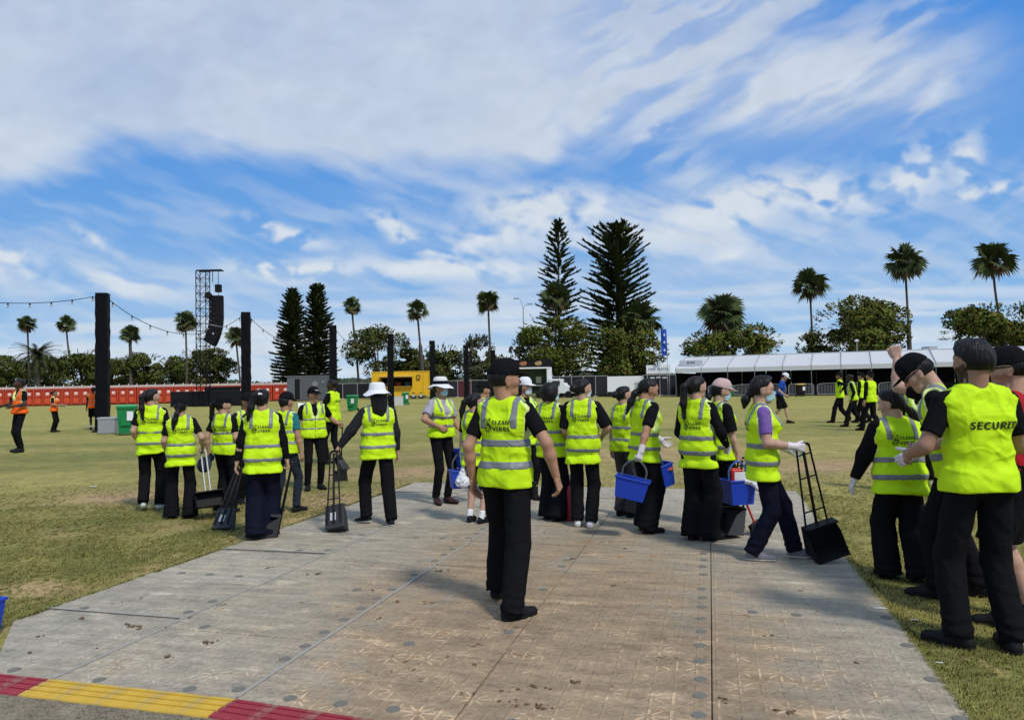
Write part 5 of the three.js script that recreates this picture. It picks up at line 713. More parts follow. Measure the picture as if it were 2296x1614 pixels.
{ // black food stall with a picture board on its roof, and the white utility truck beside it
  const Z = 82, x0 = atX(1138, Z), x1 = atX(1238, Z), yT = A(1190, 806, Z)[1], yM = A(1190, 824, Z)[1], w = x1 - x0, o = thing('food_stall', 'black food stall truck with two food pictures on its roof board', 'food stall', [(x0 + x1) / 2, 0, -Z - 1.3]);
  part('body', [box(w, 0.9, 2.4, 0, 0.95, 0), box(w, yM - 1.4, 0.1, 0, (yM + 1.4) / 2, -1.1), box(0.3, yM - 0.5, 2.4, -w / 2 + 0.15, (yM + 0.5) / 2, 0)], mat(0.02, 0.03, 0.022, 0.6), o); part('end_frame', box(0.55, yM - 0.45, 2.5, w / 2 - 0.28, (yM + 0.45) / 2, 0), pvc, o); part('header', box(w - 0.3, 0.16, 2.5, -0.1, yM - 0.05, 0.05), pvc, o); part('back_wall', box(w - 0.9, yM - 1.5, 0.05, -0.1, (yM + 1.4) / 2, -0.3), mat(0.05, 0.075, 0.03), o);
  const bd = part('roof_board', box(w * 1.06, yT - yM, 0.12, -0.15, (yT + yM) / 2, 1.0), dark, o); for (const [q, c] of [[-0.14, [0.35, 0.14, 0.05]], [0.2, [0.36, 0.24, 0.1]]]) part('food_picture', [new THREE.SphereGeometry(0.42, 14, 10).scale(1, 0.55, 0.06).translate(w * q, (yT + yM) / 2, 1.07), new THREE.SphereGeometry(0.25, 12, 8).scale(1, 0.6, 0.07).translate(w * q + 0.15, (yT + yM) / 2 + 0.12, 1.08)], mat(...c), bd);
  for (let k = 0; k < 2; k++) part('menu_poster', box(0.62, 0.75, 0.03, -w * 0.06 + k * 1.35, 2.05, -0.25), mat(0.62, 0.58, 0.36, 0.7), o); part('counter', rbox(w - 0.9, 0.08, 0.5, 0.02, -0.1, 1.42, 1.35), galv, o); for (const s of [-1, 1]) part('wheel', new THREE.CylinderGeometry(0.4, 0.4, 0.25, 18).rotateX(Math.PI / 2).translate(s * w * 0.3, 0.4, 1.1), rubber, o);
  const X = atX(1256, 82), u = thing('utility_truck', 'white cab truck with a yellow bonnet beside the black food stall', 'truck', [X, 0, -82.5], -0.25), sh = new THREE.Shape(); sh.moveTo(-1.0, 0.55); sh.lineTo(1.75, 0.55); sh.lineTo(1.75, 1.15); sh.lineTo(0.85, 1.3); sh.lineTo(0.3, 2.05); sh.lineTo(-1.0, 2.1);
  part('cab', new THREE.ExtrudeGeometry(sh, { depth: 1.7, bevelEnabled: true, bevelSize: 0.05, bevelThickness: 0.05, bevelSegments: 2 }).translate(0, 0, -0.85), pvc, u); part('bonnet', rbox(0.95, 0.12, 1.6, 0.03, 1.28, 1.24, 0).rotateZ(-0.0), mat(0.65, 0.42, 0.05, 0.5), u); part('side_window', box(0.85, 0.5, 0.02, -0.25, 1.66, 0.91), glass, u); part('windscreen', box(0.03, 0.85, 1.5, 0.62, 1.68, 0).rotateZ(0.0), glass, u); part('tray', box(2.2, 0.5, 1.8, -2.1, 0.95, 0), mat(0.3, 0.3, 0.3), u); part('bumper', rbox(0.15, 0.3, 1.75, 0.03, 1.82, 0.62, 0), dark, u); for (const x of [-2.2, 1.1]) for (const s of [-1, 1]) part('wheel', new THREE.CylinderGeometry(0.38, 0.38, 0.24, 18).rotateX(Math.PI / 2).translate(x, 0.38, s * 0.82), rubber, u); for (const s of [-1, 1]) part('headlight', rbox(0.05, 0.18, 0.3, 0.01, 1.79, 0.98, s * 0.6), galv, u);
}
{ // shade cloth fences
  const cloth1 = mat(0.018, 0.019, 0.022, 0.9), cloth2 = mat(0.03, 0.03, 0.035, 0.9), redC = mat(0.09, 0.02, 0.03, 0.9);
  const fence = (px0, px1, Z, h, n, ms, label) => { const x0 = atX(px0, Z), x1 = atX(px1, Z), o = thing('fence', label, 'fence', [(x0 + x1) / 2, 0, -Z]), w = (x1 - x0) / n; for (let k = 0; k < n; k++) { part('fence_panel', box(w - 0.06, h - 0.12, 0.03, (x0 - x1) / 2 + (k + 0.5) * w, h / 2 + 0.02, 0), ms[k % ms.length], o); part('post', [rod([(x0 - x1) / 2 + k * w, 0, 0.05], [(x0 - x1) / 2 + k * w, h + 0.05, 0.05], 0.035), box(0.5, 0.12, 0.3, (x0 - x1) / 2 + k * w, 0.06, 0.05)], galv, o); } part('top_rail', rod([(x0 - x1) / 2, h + 0.02, 0.03], [(x1 - x0) / 2, h + 0.02, 0.03], 0.03), galv, o); };
  fence(735, 834, 100, 2.1, 3, [cloth1, cloth2], 'black cloth fence between the grey container and the yellow trailer'); fence(966, 1146, 96, 2.2, 6, [cloth1, cloth2, redC], 'dark fence with reddish banners right of the yellow trailer'); fence(1228, 1362, 84, 2.35, 5, [cloth1, cloth2, cloth1], 'black cloth fence left of the white banner'); fence(1443, 1516, 83, 2.35, 2, [cloth1, cloth2], 'black cloth fence below the water sign');
  const Z = 82.4, x0 = atX(1362, Z), x1 = atX(1444, Z), o = thing('banner', 'white printed banner stretched on the black fence', 'banner', [(x0 + x1) / 2, 0, -Z]), w = x1 - x0; part('sheet', rbox(w, 1.72, 0.04, 0.01, 0, 1.42, 0), pvc, o); part('lettering', box(w * 0.4, 0.7, 0.012, w * 0.3, 1.4, 0.024), textMat('F L', 256, 128, '#20242c', '#dcdee0', 'bold', 0.42), o); part('fence_panel', box(w, 2.3, 0.03, 0, 1.15, -0.08), cloth1, o); part('foot', box(w, 0.1, 0.3, 0, 0.05, 0), dark, o);
  const sz = 81, sx = atX(1477, sz), sy = A(1477, 828, sz)[1], sg = thing('sign', 'white FREE WATER sign board raised on posts beside the marquee', 'sign', [sx, 0, -sz]), sw = 54 / FOC * sz; part('board', box(sw, 0.95, 0.06, 0, sy, 0), pvc, sg); part('lettering', box(sw * 0.96, 0.62, 0.012, 0, sy + 0.02, 0.034), textMat('FREE WATER', 512, 110, '#1d2c63', '#e3e6ea'), sg); for (const s of [-1, 1]) part('post', rod([s * sw * 0.46, 0, -0.06], [s * sw * 0.46, sy + 0.5, -0.06], 0.045), galv, sg); part('lower_board', box(sw * 0.9, 0.42, 0.05, 0, sy - 0.95, -0.02), mat(0.03, 0.035, 0.05), sg); for (let k = 0; k < 3; k++) part('lower_mark', box(sw * 0.17, 0.12, 0.012, sw * (k - 1) * 0.25, sy - 0.92 + (k % 2) * 0.03, 0.012), pvc, sg);
  const fz = 80, fx = atX(1495, fz), ft = A(1495, 738, fz)[1], fl = thing('flag', 'tall narrow blue feather flag above the water sign', 'flag', [fx, 0, -fz]), fb = A(1495, 797, fz)[1], pg = new THREE.PlaneGeometry(0.62, ft - fb, 8, 16); const pp = pg.attributes.position; for (let i = 0; i < pp.count; i++) pp.setZ(i, 0.1 * Math.sin(pp.getX(i) * 6 + pp.getY(i) * 1.4)); pg.computeVertexNormals(); const fm = mat(0.02, 0.075, 0.42, 0.75, { side: THREE.DoubleSide }); const cl = part('cloth', pg.translate(-0.18, (ft + fb) / 2, 0), fm, fl); part('pole', rod([0.13, 0, 0], [0.13, ft + 0.1, 0], 0.035, 0.02), galv, fl); for (const k of [0.2, 0.5, 0.78]) part('mark', new THREE.SphereGeometry(0.11, 10, 6).scale(1, 1.4, 0.25).translate(-0.15, mix(fb, ft, k), 0.1), mat(0.5, 0.58, 0.72), cl);
}
{ // long marquee
  const a = [atX(1516, 75), -75], b = [atX(2420, 61), -61], n = 13, o = thing('marquee', 'long white marquee with an open dark front along the right side of the field', 'marquee', [a[0], 0, a[1]], Math.atan2(-(b[1] - a[1]), b[0] - a[0])), Ln = Math.hypot(b[0] - a[0], b[1] - a[1]), bay = Ln / n, ev = 2.45, rg = 4.15, dp = 5.2;
  const roofM = mat(0.6, 0.6, 0.6, 0.6), clearM = mat(0.3, 0.31, 0.32, 0.5);
  for (let k = 0; k < n; k++) {
    const sh = new THREE.BufferGeometry(), P = [], I = [], U = [], nx = 6, nz = 8; for (let j = 0; j <= nz; j++) for (let i = 0; i <= nx; i++) { const u = i / nx, v = j / nz; P.push(k * bay + 0.03 + u * (bay - 0.06), mix(ev + 0.42, rg, v) - 0.07 * Math.sin(u * Math.PI) * Math.sin(v * Math.PI) + 0.02 * N3(k * 3 + u * 3, v * 4, 1), -v * dp); U.push(u, v); }
    for (let j = 0; j < nz; j++) for (let i = 0; i < nx; i++) { const q = j * (nx + 1) + i; I.push(q, q + 1, q + nx + 2, q, q + nx + 2, q + nx + 1); } sh.setAttribute('position', new THREE.Float32BufferAttribute(P, 3)); sh.setAttribute('uv', new THREE.Float32BufferAttribute(U, 2)); sh.setIndex(I); sh.computeVertexNormals();
    part('roof_panel', sh, new THREE.MeshStandardMaterial({ color: new THREE.Color().setRGB(0.58, 0.58, 0.575), roughness: 0.7, side: THREE.DoubleSide }), o);
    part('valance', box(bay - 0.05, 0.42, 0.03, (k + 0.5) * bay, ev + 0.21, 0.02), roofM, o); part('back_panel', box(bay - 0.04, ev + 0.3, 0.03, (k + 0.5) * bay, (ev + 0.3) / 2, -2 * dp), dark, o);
    part('rafter', rod([k * bay, ev + 0.46, 0], [k * bay, rg + 0.06, -dp], 0.05, 0.05, 6), galv, o); part('rear_roof_panel', new THREE.PlaneGeometry(bay - 0.06, Math.hypot(dp, rg - ev - 0.4)).rotateX(-Math.PI / 2 - Math.atan2(rg - ev - 0.4, dp) ).translate((k + 0.5) * bay, (rg + ev + 0.42) / 2, -dp * 1.5), new THREE.MeshStandardMaterial({ color: 0xc4c4c4, roughness: 0.6, side: THREE.DoubleSide }), o);
    if (k > 0 || true) part('post', [box(0.06, ev + 0.42, 0.06, k * bay, (ev + 0.42) / 2, 0), box(0.3, 0.03, 0.3, k * bay, 0.015, 0)], mat(0.16, 0.165, 0.17, 0.6), o);
  }
  part('ridge_tube', rod([0, rg + 0.03, -dp], [Ln, rg + 0.03, -dp], 0.05), galv, o); part('end_wall', [box(0.04, ev, 2 * dp, 0.02, ev / 2, -dp)], dark, o); part('sign_panel', box(bay * 0.92, 0.5, 0.02, bay * 0.5, 0, 0).rotateX(-0.36).translate(0, ev + 1.05, -1.35), textMat('BAR', 512, 90, '#2a2c30', '#a9adb2', 'bold', 0.8), o);
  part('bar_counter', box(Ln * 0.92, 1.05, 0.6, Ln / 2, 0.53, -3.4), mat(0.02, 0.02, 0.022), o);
}
{ // crowd barriers along the marquee
  const bars = []; for (let k = 0; k < 17; k++) bars.push(rod([-1 + k * 0.125, 0.2, 0], [-1 + k * 0.125, 1.05, 0], 0.011, 0.011, 5));
  const o = thing('crowd_barrier', 'galvanised steel crowd barrier in the line in front of the marquee', 'barrier', [0, 0, 0], 0, 'crowd barriers in front of the marquee');
  part('frame', [tube([[-1.08, 0.2, 0], [-1.08, 0.95, 0], [-1.0, 1.08, 0], [1.0, 1.08, 0], [1.08, 0.95, 0], [1.08, 0.2, 0]], 0.022, 40, 6), rod([-1.08, 0.2, 0], [1.08, 0.2, 0], 0.02)], galv, o); part('bar', bars, galv, o); for (const s of [-1, 1]) part('foot', rod([s * 0.85, 0.03, -0.3], [s * 0.85, 0.03, 0.3], 0.025), galv, o);
  const a = [atX(1528, 73), -73], b = [atX(2110, 62.5), -62.5], L = Math.hypot(b[0] - a[0], b[1] - a[1]), n = Math.floor(L / 2.25), t0 = Math.atan2(-(b[1] - a[1]), b[0] - a[0]), r = rng(6);
  for (let i = 0; i < n; i++) { const t = (i + 0.5) / n, p = [mix(a[0], b[0], t), 0, mix(a[1], b[1], t) + (r() - 0.5) * 0.25], q = i ? dup(o, p, t0 + (r() - 0.5) * 0.08) : o; q.position.set(...p); q.rotation.y = t0 + (r() - 0.5) * 0.08; }
}
{ // lamps, a far building
  const lamp = (px, py, Z, label, heads) => { const p = A(px, py, Z), o = thing('street_lamp', label, 'street lamp', [p[0], 0, -Z]); part('pole', rod([0, 0, 0], [0, p[1], 0], 0.1, 0.06), galv, o); for (const [dx, dy] of heads) { part('arm', tube([[0, p[1] - 0.1, 0], [dx * 0.5, p[1] + dy * 0.9, 0], [dx, p[1] + dy, 0]], 0.04, 10, 5), galv, o); part('lamp_head', rbox(0.75, 0.13, 0.3, 0.05, dx * 1.15, p[1] + dy, 0), mat(0.2, 0.2, 0.22), o); } };
  lamp(1173, 690, 108, 'slim grey street lamp with two arms left of the open pine', [[-0.9, 1.4], [0.9, 0.5]]);
  for (const [px, py, Z, l, rnd2] of [[1922, 766, 76, 'short grey lamp post with a round white head behind the marquee', 1], [1896, 772, 77, 'short bare grey pole behind the marquee left of the round lamp', 0]]) { const p = A(px, py, Z), o = thing('lamp_post', l, 'lamp post', [p[0], 0, -Z]); part('pole', rod([0, 0, 0], [0, p[1], 0], 0.05, 0.04), galv, o); part('head', rnd2 ? new THREE.SphereGeometry(0.18, 14, 10).scale(1.2, 0.8, 1.2).translate(0, p[1] + 0.1, 0) : rbox(0.12, 0.2, 0.12, 0.02, 0, p[1], 0), rnd2 ? pvc : galv, o); }
  const Z = 520, x0 = atX(2062, Z), x1 = atX(2108, Z), h = A(2084, 777, Z)[1], o = thing('apartment_building', 'pale far apartment tower showing above the marquee roof', 'building', [(x0 + x1) / 2, 0, -Z]), w = x1 - x0, wm = mat(0.42, 0.47, 0.52, 0.8), gl = mat(0.2, 0.25, 0.3, 0.4); part('wall', [box(w, h * 0.86, 12, 0, h * 0.43, 0), box(w * 0.4, h, 10, w * 0.05, h / 2, 0), box(w * 0.25, h * 0.93, 10, -w * 0.3, h * 0.465, 0)], wm, o); for (let j = 0; j < 7; j++) for (let i = 0; i < 6; i++) part('window', box(w * 0.09, 1.5, 0.2, -w * 0.42 + i * w * 0.168, h * 0.83 - j * 3.4, 6.05), gl, o);
}
// wheelie bins
function bin(px, py, Z, hgt, turn, label, body, lid, group) {
  const p = Z ? [atX(px, Z), 0, -Z] : G(px, py), o = thing('wheelie_bin', label, 'bin', p, turn), s = hgt / 1.06, sh = new THREE.BufferGeometry(); const g = new THREE.CylinderGeometry(0.46, 0.37, 0.92, 4, 4, false, Math.PI / 4).scale(0.88, 1, 1.0).translate(0, 0.52, 0).toNonIndexed(); g.computeVertexNormals();
  const sc = (q) => { q.scale(s, s, s); return q; };
  part('body', [sc(g), sc(rbox(0.62, 0.07, 0.7, 0.02, 0, 0.965, 0)), sc(box(0.3, 0.3, 0.02, 0, 0.5, 0.335))], body, o);
  const l = part('lid', [sc(rbox(0.64, 0.05, 0.74, 0.025, 0, 1.02, 0)), sc(rbox(0.5, 0.04, 0.56, 0.02, 0, 1.05, 0))], lid, o); part('handle', sc(rod([-0.26, 0.99, -0.42], [0.26, 0.99, -0.42], 0.02)), body, o); for (const e of [-1, 1]) part('wheel', sc(new THREE.CylinderGeometry(0.1, 0.1, 0.06, 18).rotateZ(Math.PI / 2).translate(e * 0.27, 0.1, -0.33)), rubber, o);
  part('label', sc(box(0.2, 0.32, 0.012, 0.14, 0.68, 0.372).rotateX(-0.0)), pvc, o); return o;
}
const bgn = mat(0.008, 0.2, 0.06, 0.42), lgn = mat(0.05, 0.36, 0.14, 0.45), pgn = mat(0.32, 0.6, 0.45, 0.5);
bin(284, 975, 0, 1.1, 0.35, 'nearest green wheelie bin, beside the grey box', bgn, lgn); bin(790, 922, 0, 1.08, -0.15, 'green wheelie bin right of the worker holding a paper sheet', bgn, lgn); bin(909, 908, 0, 1.08, 0.1, 'green wheelie bin in front of the yellow food trailer', bgn, lgn); bin(737, 895, 80, 1.08, 0.0, 'far green wheelie bin beside the grey container', bgn, lgn); bin(1634, 884, 71, 1.15, 0.0, 'pale green wheelie bin at the barriers by the marquee', bgn, pgn); bin(1795, 884, 67, 1.15, 0.0, 'black wheelie bin with a yellow lid at the barriers', mat(0.015, 0.015, 0.016, 0.5), mat(0.75, 0.5, 0.02, 0.5)); bin(1218, 884, 78, 1.1, 0.2, 'green wheelie bin below the black food stall', bgn, bgn);
{ const p = G(241, 972), o = thing('ballast_box', 'grey plastic box with a lid at the foot of the nearest post', 'box', p, 0.25); const q = mat(0.29, 0.3, 0.31, 0.6); part('body', rbox(0.6, 0.55, 0.5, 0.03, 0, 0.28, 0), q, o); part('lid', rbox(0.64, 0.08, 0.54, 0.02, 0, 0.59, 0), mat(0.36, 0.37, 0.38, 0.6), o); const p2 = [atX(893, 62), 0, -62], o2 = thing('cardboard_box', 'small pale box left of the green bin by the yellow trailer', 'box', p2, 0.2); part('body', rbox(0.75, 0.7, 0.5, 0.02, 0, 0.35, 0), mat(0.5, 0.5, 0.48), o2); part('lid', rbox(0.78, 0.06, 0.53, 0.02, 0, 0.73, 0), mat(0.55, 0.55, 0.53), o2); }

// ------------------------------------------------------------------ the people
const Q = {}, tan = [0.42, 0.225, 0.14], pale = [0.5, 0.3, 0.215], deep = [0.055, 0.03, 0.02], brownSkin = [0.3, 0.155, 0.095];
Q.lead = person({ foot: [1141, 1367], dx: -4, top: 806, face: 24, bulk: 1.0, skin: tan, hair: 'short', hat: 'cap', legs: [[0.17, 0.2, -4, 0.02], [-0.12, -0.18, 34, 0]], armR: [-0.37, 0.93, 0.0], armL: [0.255, 0.9, -0.02], elR: [-0.6, 0, -0.6], twist: 4, head: [42, -2, 0], vest: 'lime', print: 'clean', hem: 0.86, s1: 1.14, printY: 1.285, fit: 'loose', curlR: 0.42, label: 'man in lime vest and black cap walking alone at the centre of the mats' });
Q.tailWhite = person({ foot: [339, 1143], dx: 4, top: 872, face: 12, fem: 1, skin: pale, tail: 'pony', tailX: -0.06, tailLen: 0.92, legs: [[0.08, -0.1, -6, 0.06], [-0.1, 0.06, 12]], head: [48, 0], armR: [-0.24, 0.9, 0.02], armL: [0.2, 0.95, 0.12], vest: 'lime', print: 'clean', hem: 0.79, hemTilt: -0.12, shoe: M.shoeWhite, sole: M.soleWhite, fit: 'reg', shirt: M.black, label: 'woman in lime vest with white sneakers and long ponytail, leftmost of the vest group' });
Q.capTail = person({ foot: [405, 1162], dx: 6, top: 890, face: 4, fem: 1, skin: pale, hat: 'cap', tail: 'low', tailX: 0.05, tailLen: 0.95, legs: [[0.13, 0.08, -14], [-0.12, -0.03, 10]], head: [12, 0], armR: [-0.29, 0.98, 0.12], armL: [0.2, 0.94, 0.14], vest: 'lime', print: 'clean', hem: 0.745, fit: 'flare', curlR: 1.0, gloveR: 0, label: 'woman in black cap and flared trousers gripping a white handled dustpan' });
Q.capSide = person({ foot: [506, 1150], dx: 8, top: 886, face: 38, fem: 1, skin: pale, hat: 'cap', tail: 'pony', tailX: 0.1, legs: [[0.1, 0.05, -8], [-0.1, -0.02, 8]], head: [42, 0], armL: [0.27, 0.9, -0.05], armR: [-0.16, 0.98, 0.16], vest: 'lime', print: 'clean', hem: 0.88, hemTilt: 0.1, lean: -4, fit: 'flare', curlL: 0.8, label: 'woman with ponytail and black cap facing right, a grey blue cap in her left hand' });
Q.longSleeve = person({ foot: [589, 1208], dx: 2, top: 873, face: 6, fem: 1, bulk: 1.08, skin: pale, tail: 'high', tailX: 0.1, clip: 1, legs: [[0.07, -0.04, -8], [-0.07, 0.08, 10]], head: [10, 0], sleeve: 'long', armR: [-0.28, 0.84, 0.04], armL: [0.29, 0.84, 0.02], vest: 'lime', print: 'clean', hem: 0.755, fit: 'wide', pants: M.navy, curlR: 0.9, label: 'woman in black long sleeves with a white clip in her high ponytail, back to us' });
Q.tealCollar = person({ foot: [642, 1150], dx: -25, top: 880, face: 40, fem: 1, skin: tan, hat: 'cap', legs: [[0.1, -0.1, -6], [-0.1, 0.12, 14]], head: [10, 5], armR: [-0.25, 0.87, 0.03], shirt: M.teal, vest: 'lime', print: 'clean', hem: 0.86, fit: 'slim', pants: M.jean, label: 'worker in cap and teal collar half hidden behind the woman with the white clip' });
Q.facing = person({ foot: [554, 1128], dx: -2, top: 882, face: 160, skin: brownSkin, hat: 'cap', head: [-10, 4], vest: 'lime', hem: 0.85, shirt: M.charcoal, label: 'worker in black cap facing the camera, seen between two women with ponytails' });
Q.polo = person({ foot: [704, 1098], dx: -14, top: 868, face: 168, bulk: 1.12, skin: tan, hat: 'cap', logo: 1, legs: [[0.11, 0.0, -14], [-0.11, 0.02, 14]], armL: [0.42, 1.09, 0.1], armR: [-0.28, 0.9, 0.08], elL: [0.4, -0.6, -0.5], head: [-22, 0], vest: 'lime', open: 1.24, zip: 1, hem: 0.88, fit: 'slim', twist: 0, curlL: 1.1, label: 'man in black polo and lime vest facing us, one arm out to a broom' });
Q.paper = person({ foot: [746, 1040], dx: 6, top: 851, face: -62, skin: deep, legs: [[0.1, 0.1, -4], [-0.1, -0.08, 6]], sleeve: 'long', armL: [0.2, 1.12, 0.34], armR: [-0.18, 1.1, 0.28], elL: [0.3, -0.8, -0.3], head: [-14, 2], vest: 'security', print: 'security', printY: 1.27, hem: 0.86, fit: 'slim', label: 'tall worker in plain lime bib and black sleeves reading a white paper sheet' });
Q.bucket = person({ foot: [849, 1176], dx: 18, top: 860, face: -14, fem: 1, bulk: 1.1, skin: pale, hat: 'bucket', hair: 'loose', legs: [[0.13, 0.14, -34, 0.02], [-0.115, -0.14, 6, 0]], sleeve: 'long', shirt: M.charcoal, loose: 0.008, armL: [0.5, 0.93, 0.06], armR: [-0.26, 0.86, 0.04], elL: [0.5, -0.5, -0.6], head: [-18, 0], twist: 6, vest: 'lime', print: 'clean', hem: 0.81, fit: 'reg', sole: M.soleWhite, curlL: 1.1, label: 'woman in a white bucket hat and charcoal sleeves wheeling a long dustpan' });
Q.sunHat = person({ foot: [992, 1129], dx: -2, top: 849, face: 142, fem: 1, skin: tan, hat: 'sun', mask: 'blue', legs: [[0.08, 0.04, -10], [-0.08, -0.02, 24]], shirt: M.lavender, loose: 0.008, armR: [-0.13, 1.07, 0.13], elR: [-1, 0, -0.15], armL: [0.2, 0.98, 0.22], head: [-12, 0], vest: 'lime', open: 1.24, hem: 0.92, s1: 1.17, fit: 'slim', shoe: M.shoeRed, curlL: 1.0, label: 'woman in a white sun hat with navy band, masked, hand on her hip' });
Q.shorts = person({ foot: [1069, 1172], dx: -8, top: 882, face: 30, fem: 1, skin: pale, tail: 'pony', tailX: 0.1, tailLen: 0.7, armR: [-0.24, 0.86, 0.04], armL: [0.24, 0.82, 0.04], gloveL: 1, gloveR: 1, head: [20, 0], vest: 'lime', print: 'clean', hem: 0.76, fit: 'shorts', sock: 1, label: 'worker in shorts and white socks mostly hidden behind the man at the centre' });
Q.capBehind = person({ foot: [1088, 1098], dx: 0, top: 856, face: 70, skin: tan, hat: 'cap', vest: 'lime', hem: 0.84, label: 'worker whose black cap shows above the ponytailed worker left of the central man' });
Q.whiteCap = person({ foot: [1181, 1122], dx: 0, top: 847, face: 138, fem: 1, skin: tan, hat: 'cap', hatMat: M.white, hair: 'loose', mask: 'white', vest: 'lime', head: [-14, 0], open: 1.26, label: 'woman in white cap and white face mask looking past the right of the central man' });
Q.bob = person({ foot: [1240, 1167], dx: -4, top: 860, face: 32, fem: 1, skin: tan, hair: 'bob', mask: 'blue', legs: [[0.09, 0.03, -8], [-0.09, -0.02, 10]], armR: [-0.18, 0.95, 0.16], armL: [0.18, 0.94, 0.2], head: [24, 0], vest: 'lime', print: 'clean', hem: 0.8, fit: 'wide', loose: 0.004, label: 'masked woman with black bobbed hair standing just right of the central man' });
Q.bun = person({ foot: [1312, 1181], dx: -8, top: 850, face: 12, fem: 1, skin: pale, hair: 'bun', mask: 'white', legs: [[0.085, 0.02, -6], [-0.085, -0.02, 12]], armR: [-0.19, 1.03, 0.2], elR: [-0.7, 0, -0.8], armL: [0.16, 1.02, 0.22], loose: 0.014, sleeveTo: 0.92, head: [40, 0], vest: 'lime', print: 'clean', hem: 0.735, fit: 'reg', shoe: M.shoeWhite, sole: M.soleWhite, label: 'woman with a hair bun and white sneakers, straight back to us' });
Q.behindTail = person({ foot: [1405, 1158], dx: 6, top: 866, face: 40, fem: 1, skin: pale, legs: [[0.09, 0, -8], [-0.09, 0, 8]], armR: [-0.22, 0.88, 0.06], gloveR: 1, head: [20, 0], hair: 'bun', vest: 'lime', hem: 0.86, fit: 'reg', pants: M.greyCloth, label: 'worker in grey trousers half hidden behind the woman with the blue caddy' });
Q.caddy = person({ foot: [1450, 1193], dx: -2, top: 848, face: 54, fem: 1, skin: tan, tail: 'low', tailLen: 1.0, tailX: 0.04, legs: [[0.09, 0.06, -6], [-0.09, -0.02, 14]], armR: [-0.24, 0.87, -0.24], elR: [-0.5, 0, -1], armL: [0.15, 1.0, 0.33], gloveR: 1, gloveL: 1, head: [14, 16], lean: 3, vest: 'lime', hem: 0.78, fit: 'wide', shoe: M.shoeBrown, curlR: 1.1, loose: 0.006, sleeveTo: 0.85, label: 'woman with a long ponytail looking down, holding a blue caddy behind her' });
Q.ponyLong = person({ foot: [1571, 1212], dx: -8, top: 844, face: 28, fem: 1, skin: pale, tail: 'pony', tailLen: 0.95, tailX: 0.02, legs: [[0.08, 0.0, -6], [-0.08, 0.06, 30]], sleeve: 'long', armR: [-0.23, 0.97, 0.2], elR: [-0.5, 0, -1], armL: [0.2, 0.96, 0.2], gloveR: 1, gloveL: 1, head: [20, 0], vest: 'lime', print: 'clean', printY: 1.2, hem: 0.76, fit: 'wide', curlR: 1.1, label: 'woman in black long sleeves with straight ponytail beside the blue bucket' });
Q.pinkCap = person({ foot: [1622, 1184], dx: -20, top: 850, face: 62, fem: 1, skin: pale, hat: 'cap', hatMat: M.pink, tail: 'low', mask: 'blue', legs: [[0.09, 0, -6], [-0.09, 0.04, 8]], armR: [-0.2, 0.87, 0.1], head: [10, 10], loose: 0.014, sleeveTo: 0.95, vest: 'lime', hem: 0.8, fit: 'reg', curlR: 1.1, gloveR: 0, label: 'masked woman in a pale pink cap behind the straight ponytail' });
Q.purple = person({ foot: [1718, 1253], dx: -10, top: 838, face: 82, fem: 1, bulk: 1.12, skin: pale, hair: 'full', tail: 'low', tailLen: 0.5, mask: 'blue', specs: 1, legs: [[0.07, 0.3, 4, 0], [-0.085, -0.1, 8, 0]], armR: [-0.2, 1.06, 0.25], elR: [-0.3, -1, -0.5], armL: [0.19, 1.0, 0.26], gloveR: 1, gloveL: 1, head: [2, 5], shirt: M.purple, vest: 'lime', print: 'clean', open: 1.2, hem: 0.77, s1: 1.06, fit: 'reg', pants: M.navy, shoe: M.shoeGrey, sole: M.soleWhite, curlR: 1.1, label: 'woman in purple shirt, glasses and blue mask walking right with a long dustpan' });
Q.blackWide = person({ foot: [2026, 1302], dx: -34, top: 874, face: -24, fem: 1, bulk: 1.2, skin: pale, hair: 'full', tail: 'low', tailX: -0.22, tailLen: 0.75, legs: [[0.1, 0.1, -10, 0], [-0.11, -0.06, 20, 0]], sleeve: 'long', loose: 0.012, armL: [0.38, 0.86, 0.1], armR: [-0.3, 0.86, 0.06], gloveL: 1, gloveR: 1, head: [-48, 8], lean: 6, vest: 'lime', print: 'clean', hem: 0.78, hemTilt: 0.05, fit: 'wide', label: 'woman in black long sleeves and wide trousers facing left in front of the security man' });
Q.raised = person({ foot: [2150, 1340], dx: -72, top: 792, H: 1.78, face: -88, skin: pale, hat: 'cap', logo: 1, shades: 1, legs: [[0.1, 0.14, -4], [-0.1, -0.1, 6]], armR: [-0.36, 1.67, 0.36], elR: [0, -0.3, 1], armL: [0.2, 1.0, 0.22], gloveL: 1, hdR: [-0.1, 1, 0.1], thR: [0, 0, 1], head: [-6, 26], lean: 13, vest: 'lime', hem: 0.84, fit: 'reg', curlR: 1.25, label: 'man in black cap and sunglasses looking down with one fist raised' });
Q.security = person({ foot: [2209, 1458], dx: -30, top: 764, face: -30, bulk: 1.0, skin: [0.33, 0.18, 0.12], hair: 'full', beard: 0.85, legs: [[0.13, 0.05, -40], [-0.13, -0.02, 14]], armL: [0.26, 1.07, 0.22], elL: [0.4, -0.3, -1], armR: [-0.2, 1.08, 0.25], head: [-16, 0], vest: 'security', print: 'security', hem: 0.885, fit: 'reg', label: 'bearded guard with SECURITY across the back of his lime bib' });
Q.redShirt = person({ foot: [2287, 1400], dx: -30, top: 782, H: 1.74, face: -84, bulk: 1.15, skin: pale, hat: 'cap', shades: 1, beard: 0.25, legs: [[0.12, 0.06, -6], [-0.12, -0.02, 8]], armL: [0.24, 1.06, 0.16], armR: [-0.2, 1.0, 0.2], head: [-10, 3], shirt: M.red, fit: 'shorts', label: 'man in black cap, sunglasses and red shirt at the right edge' });
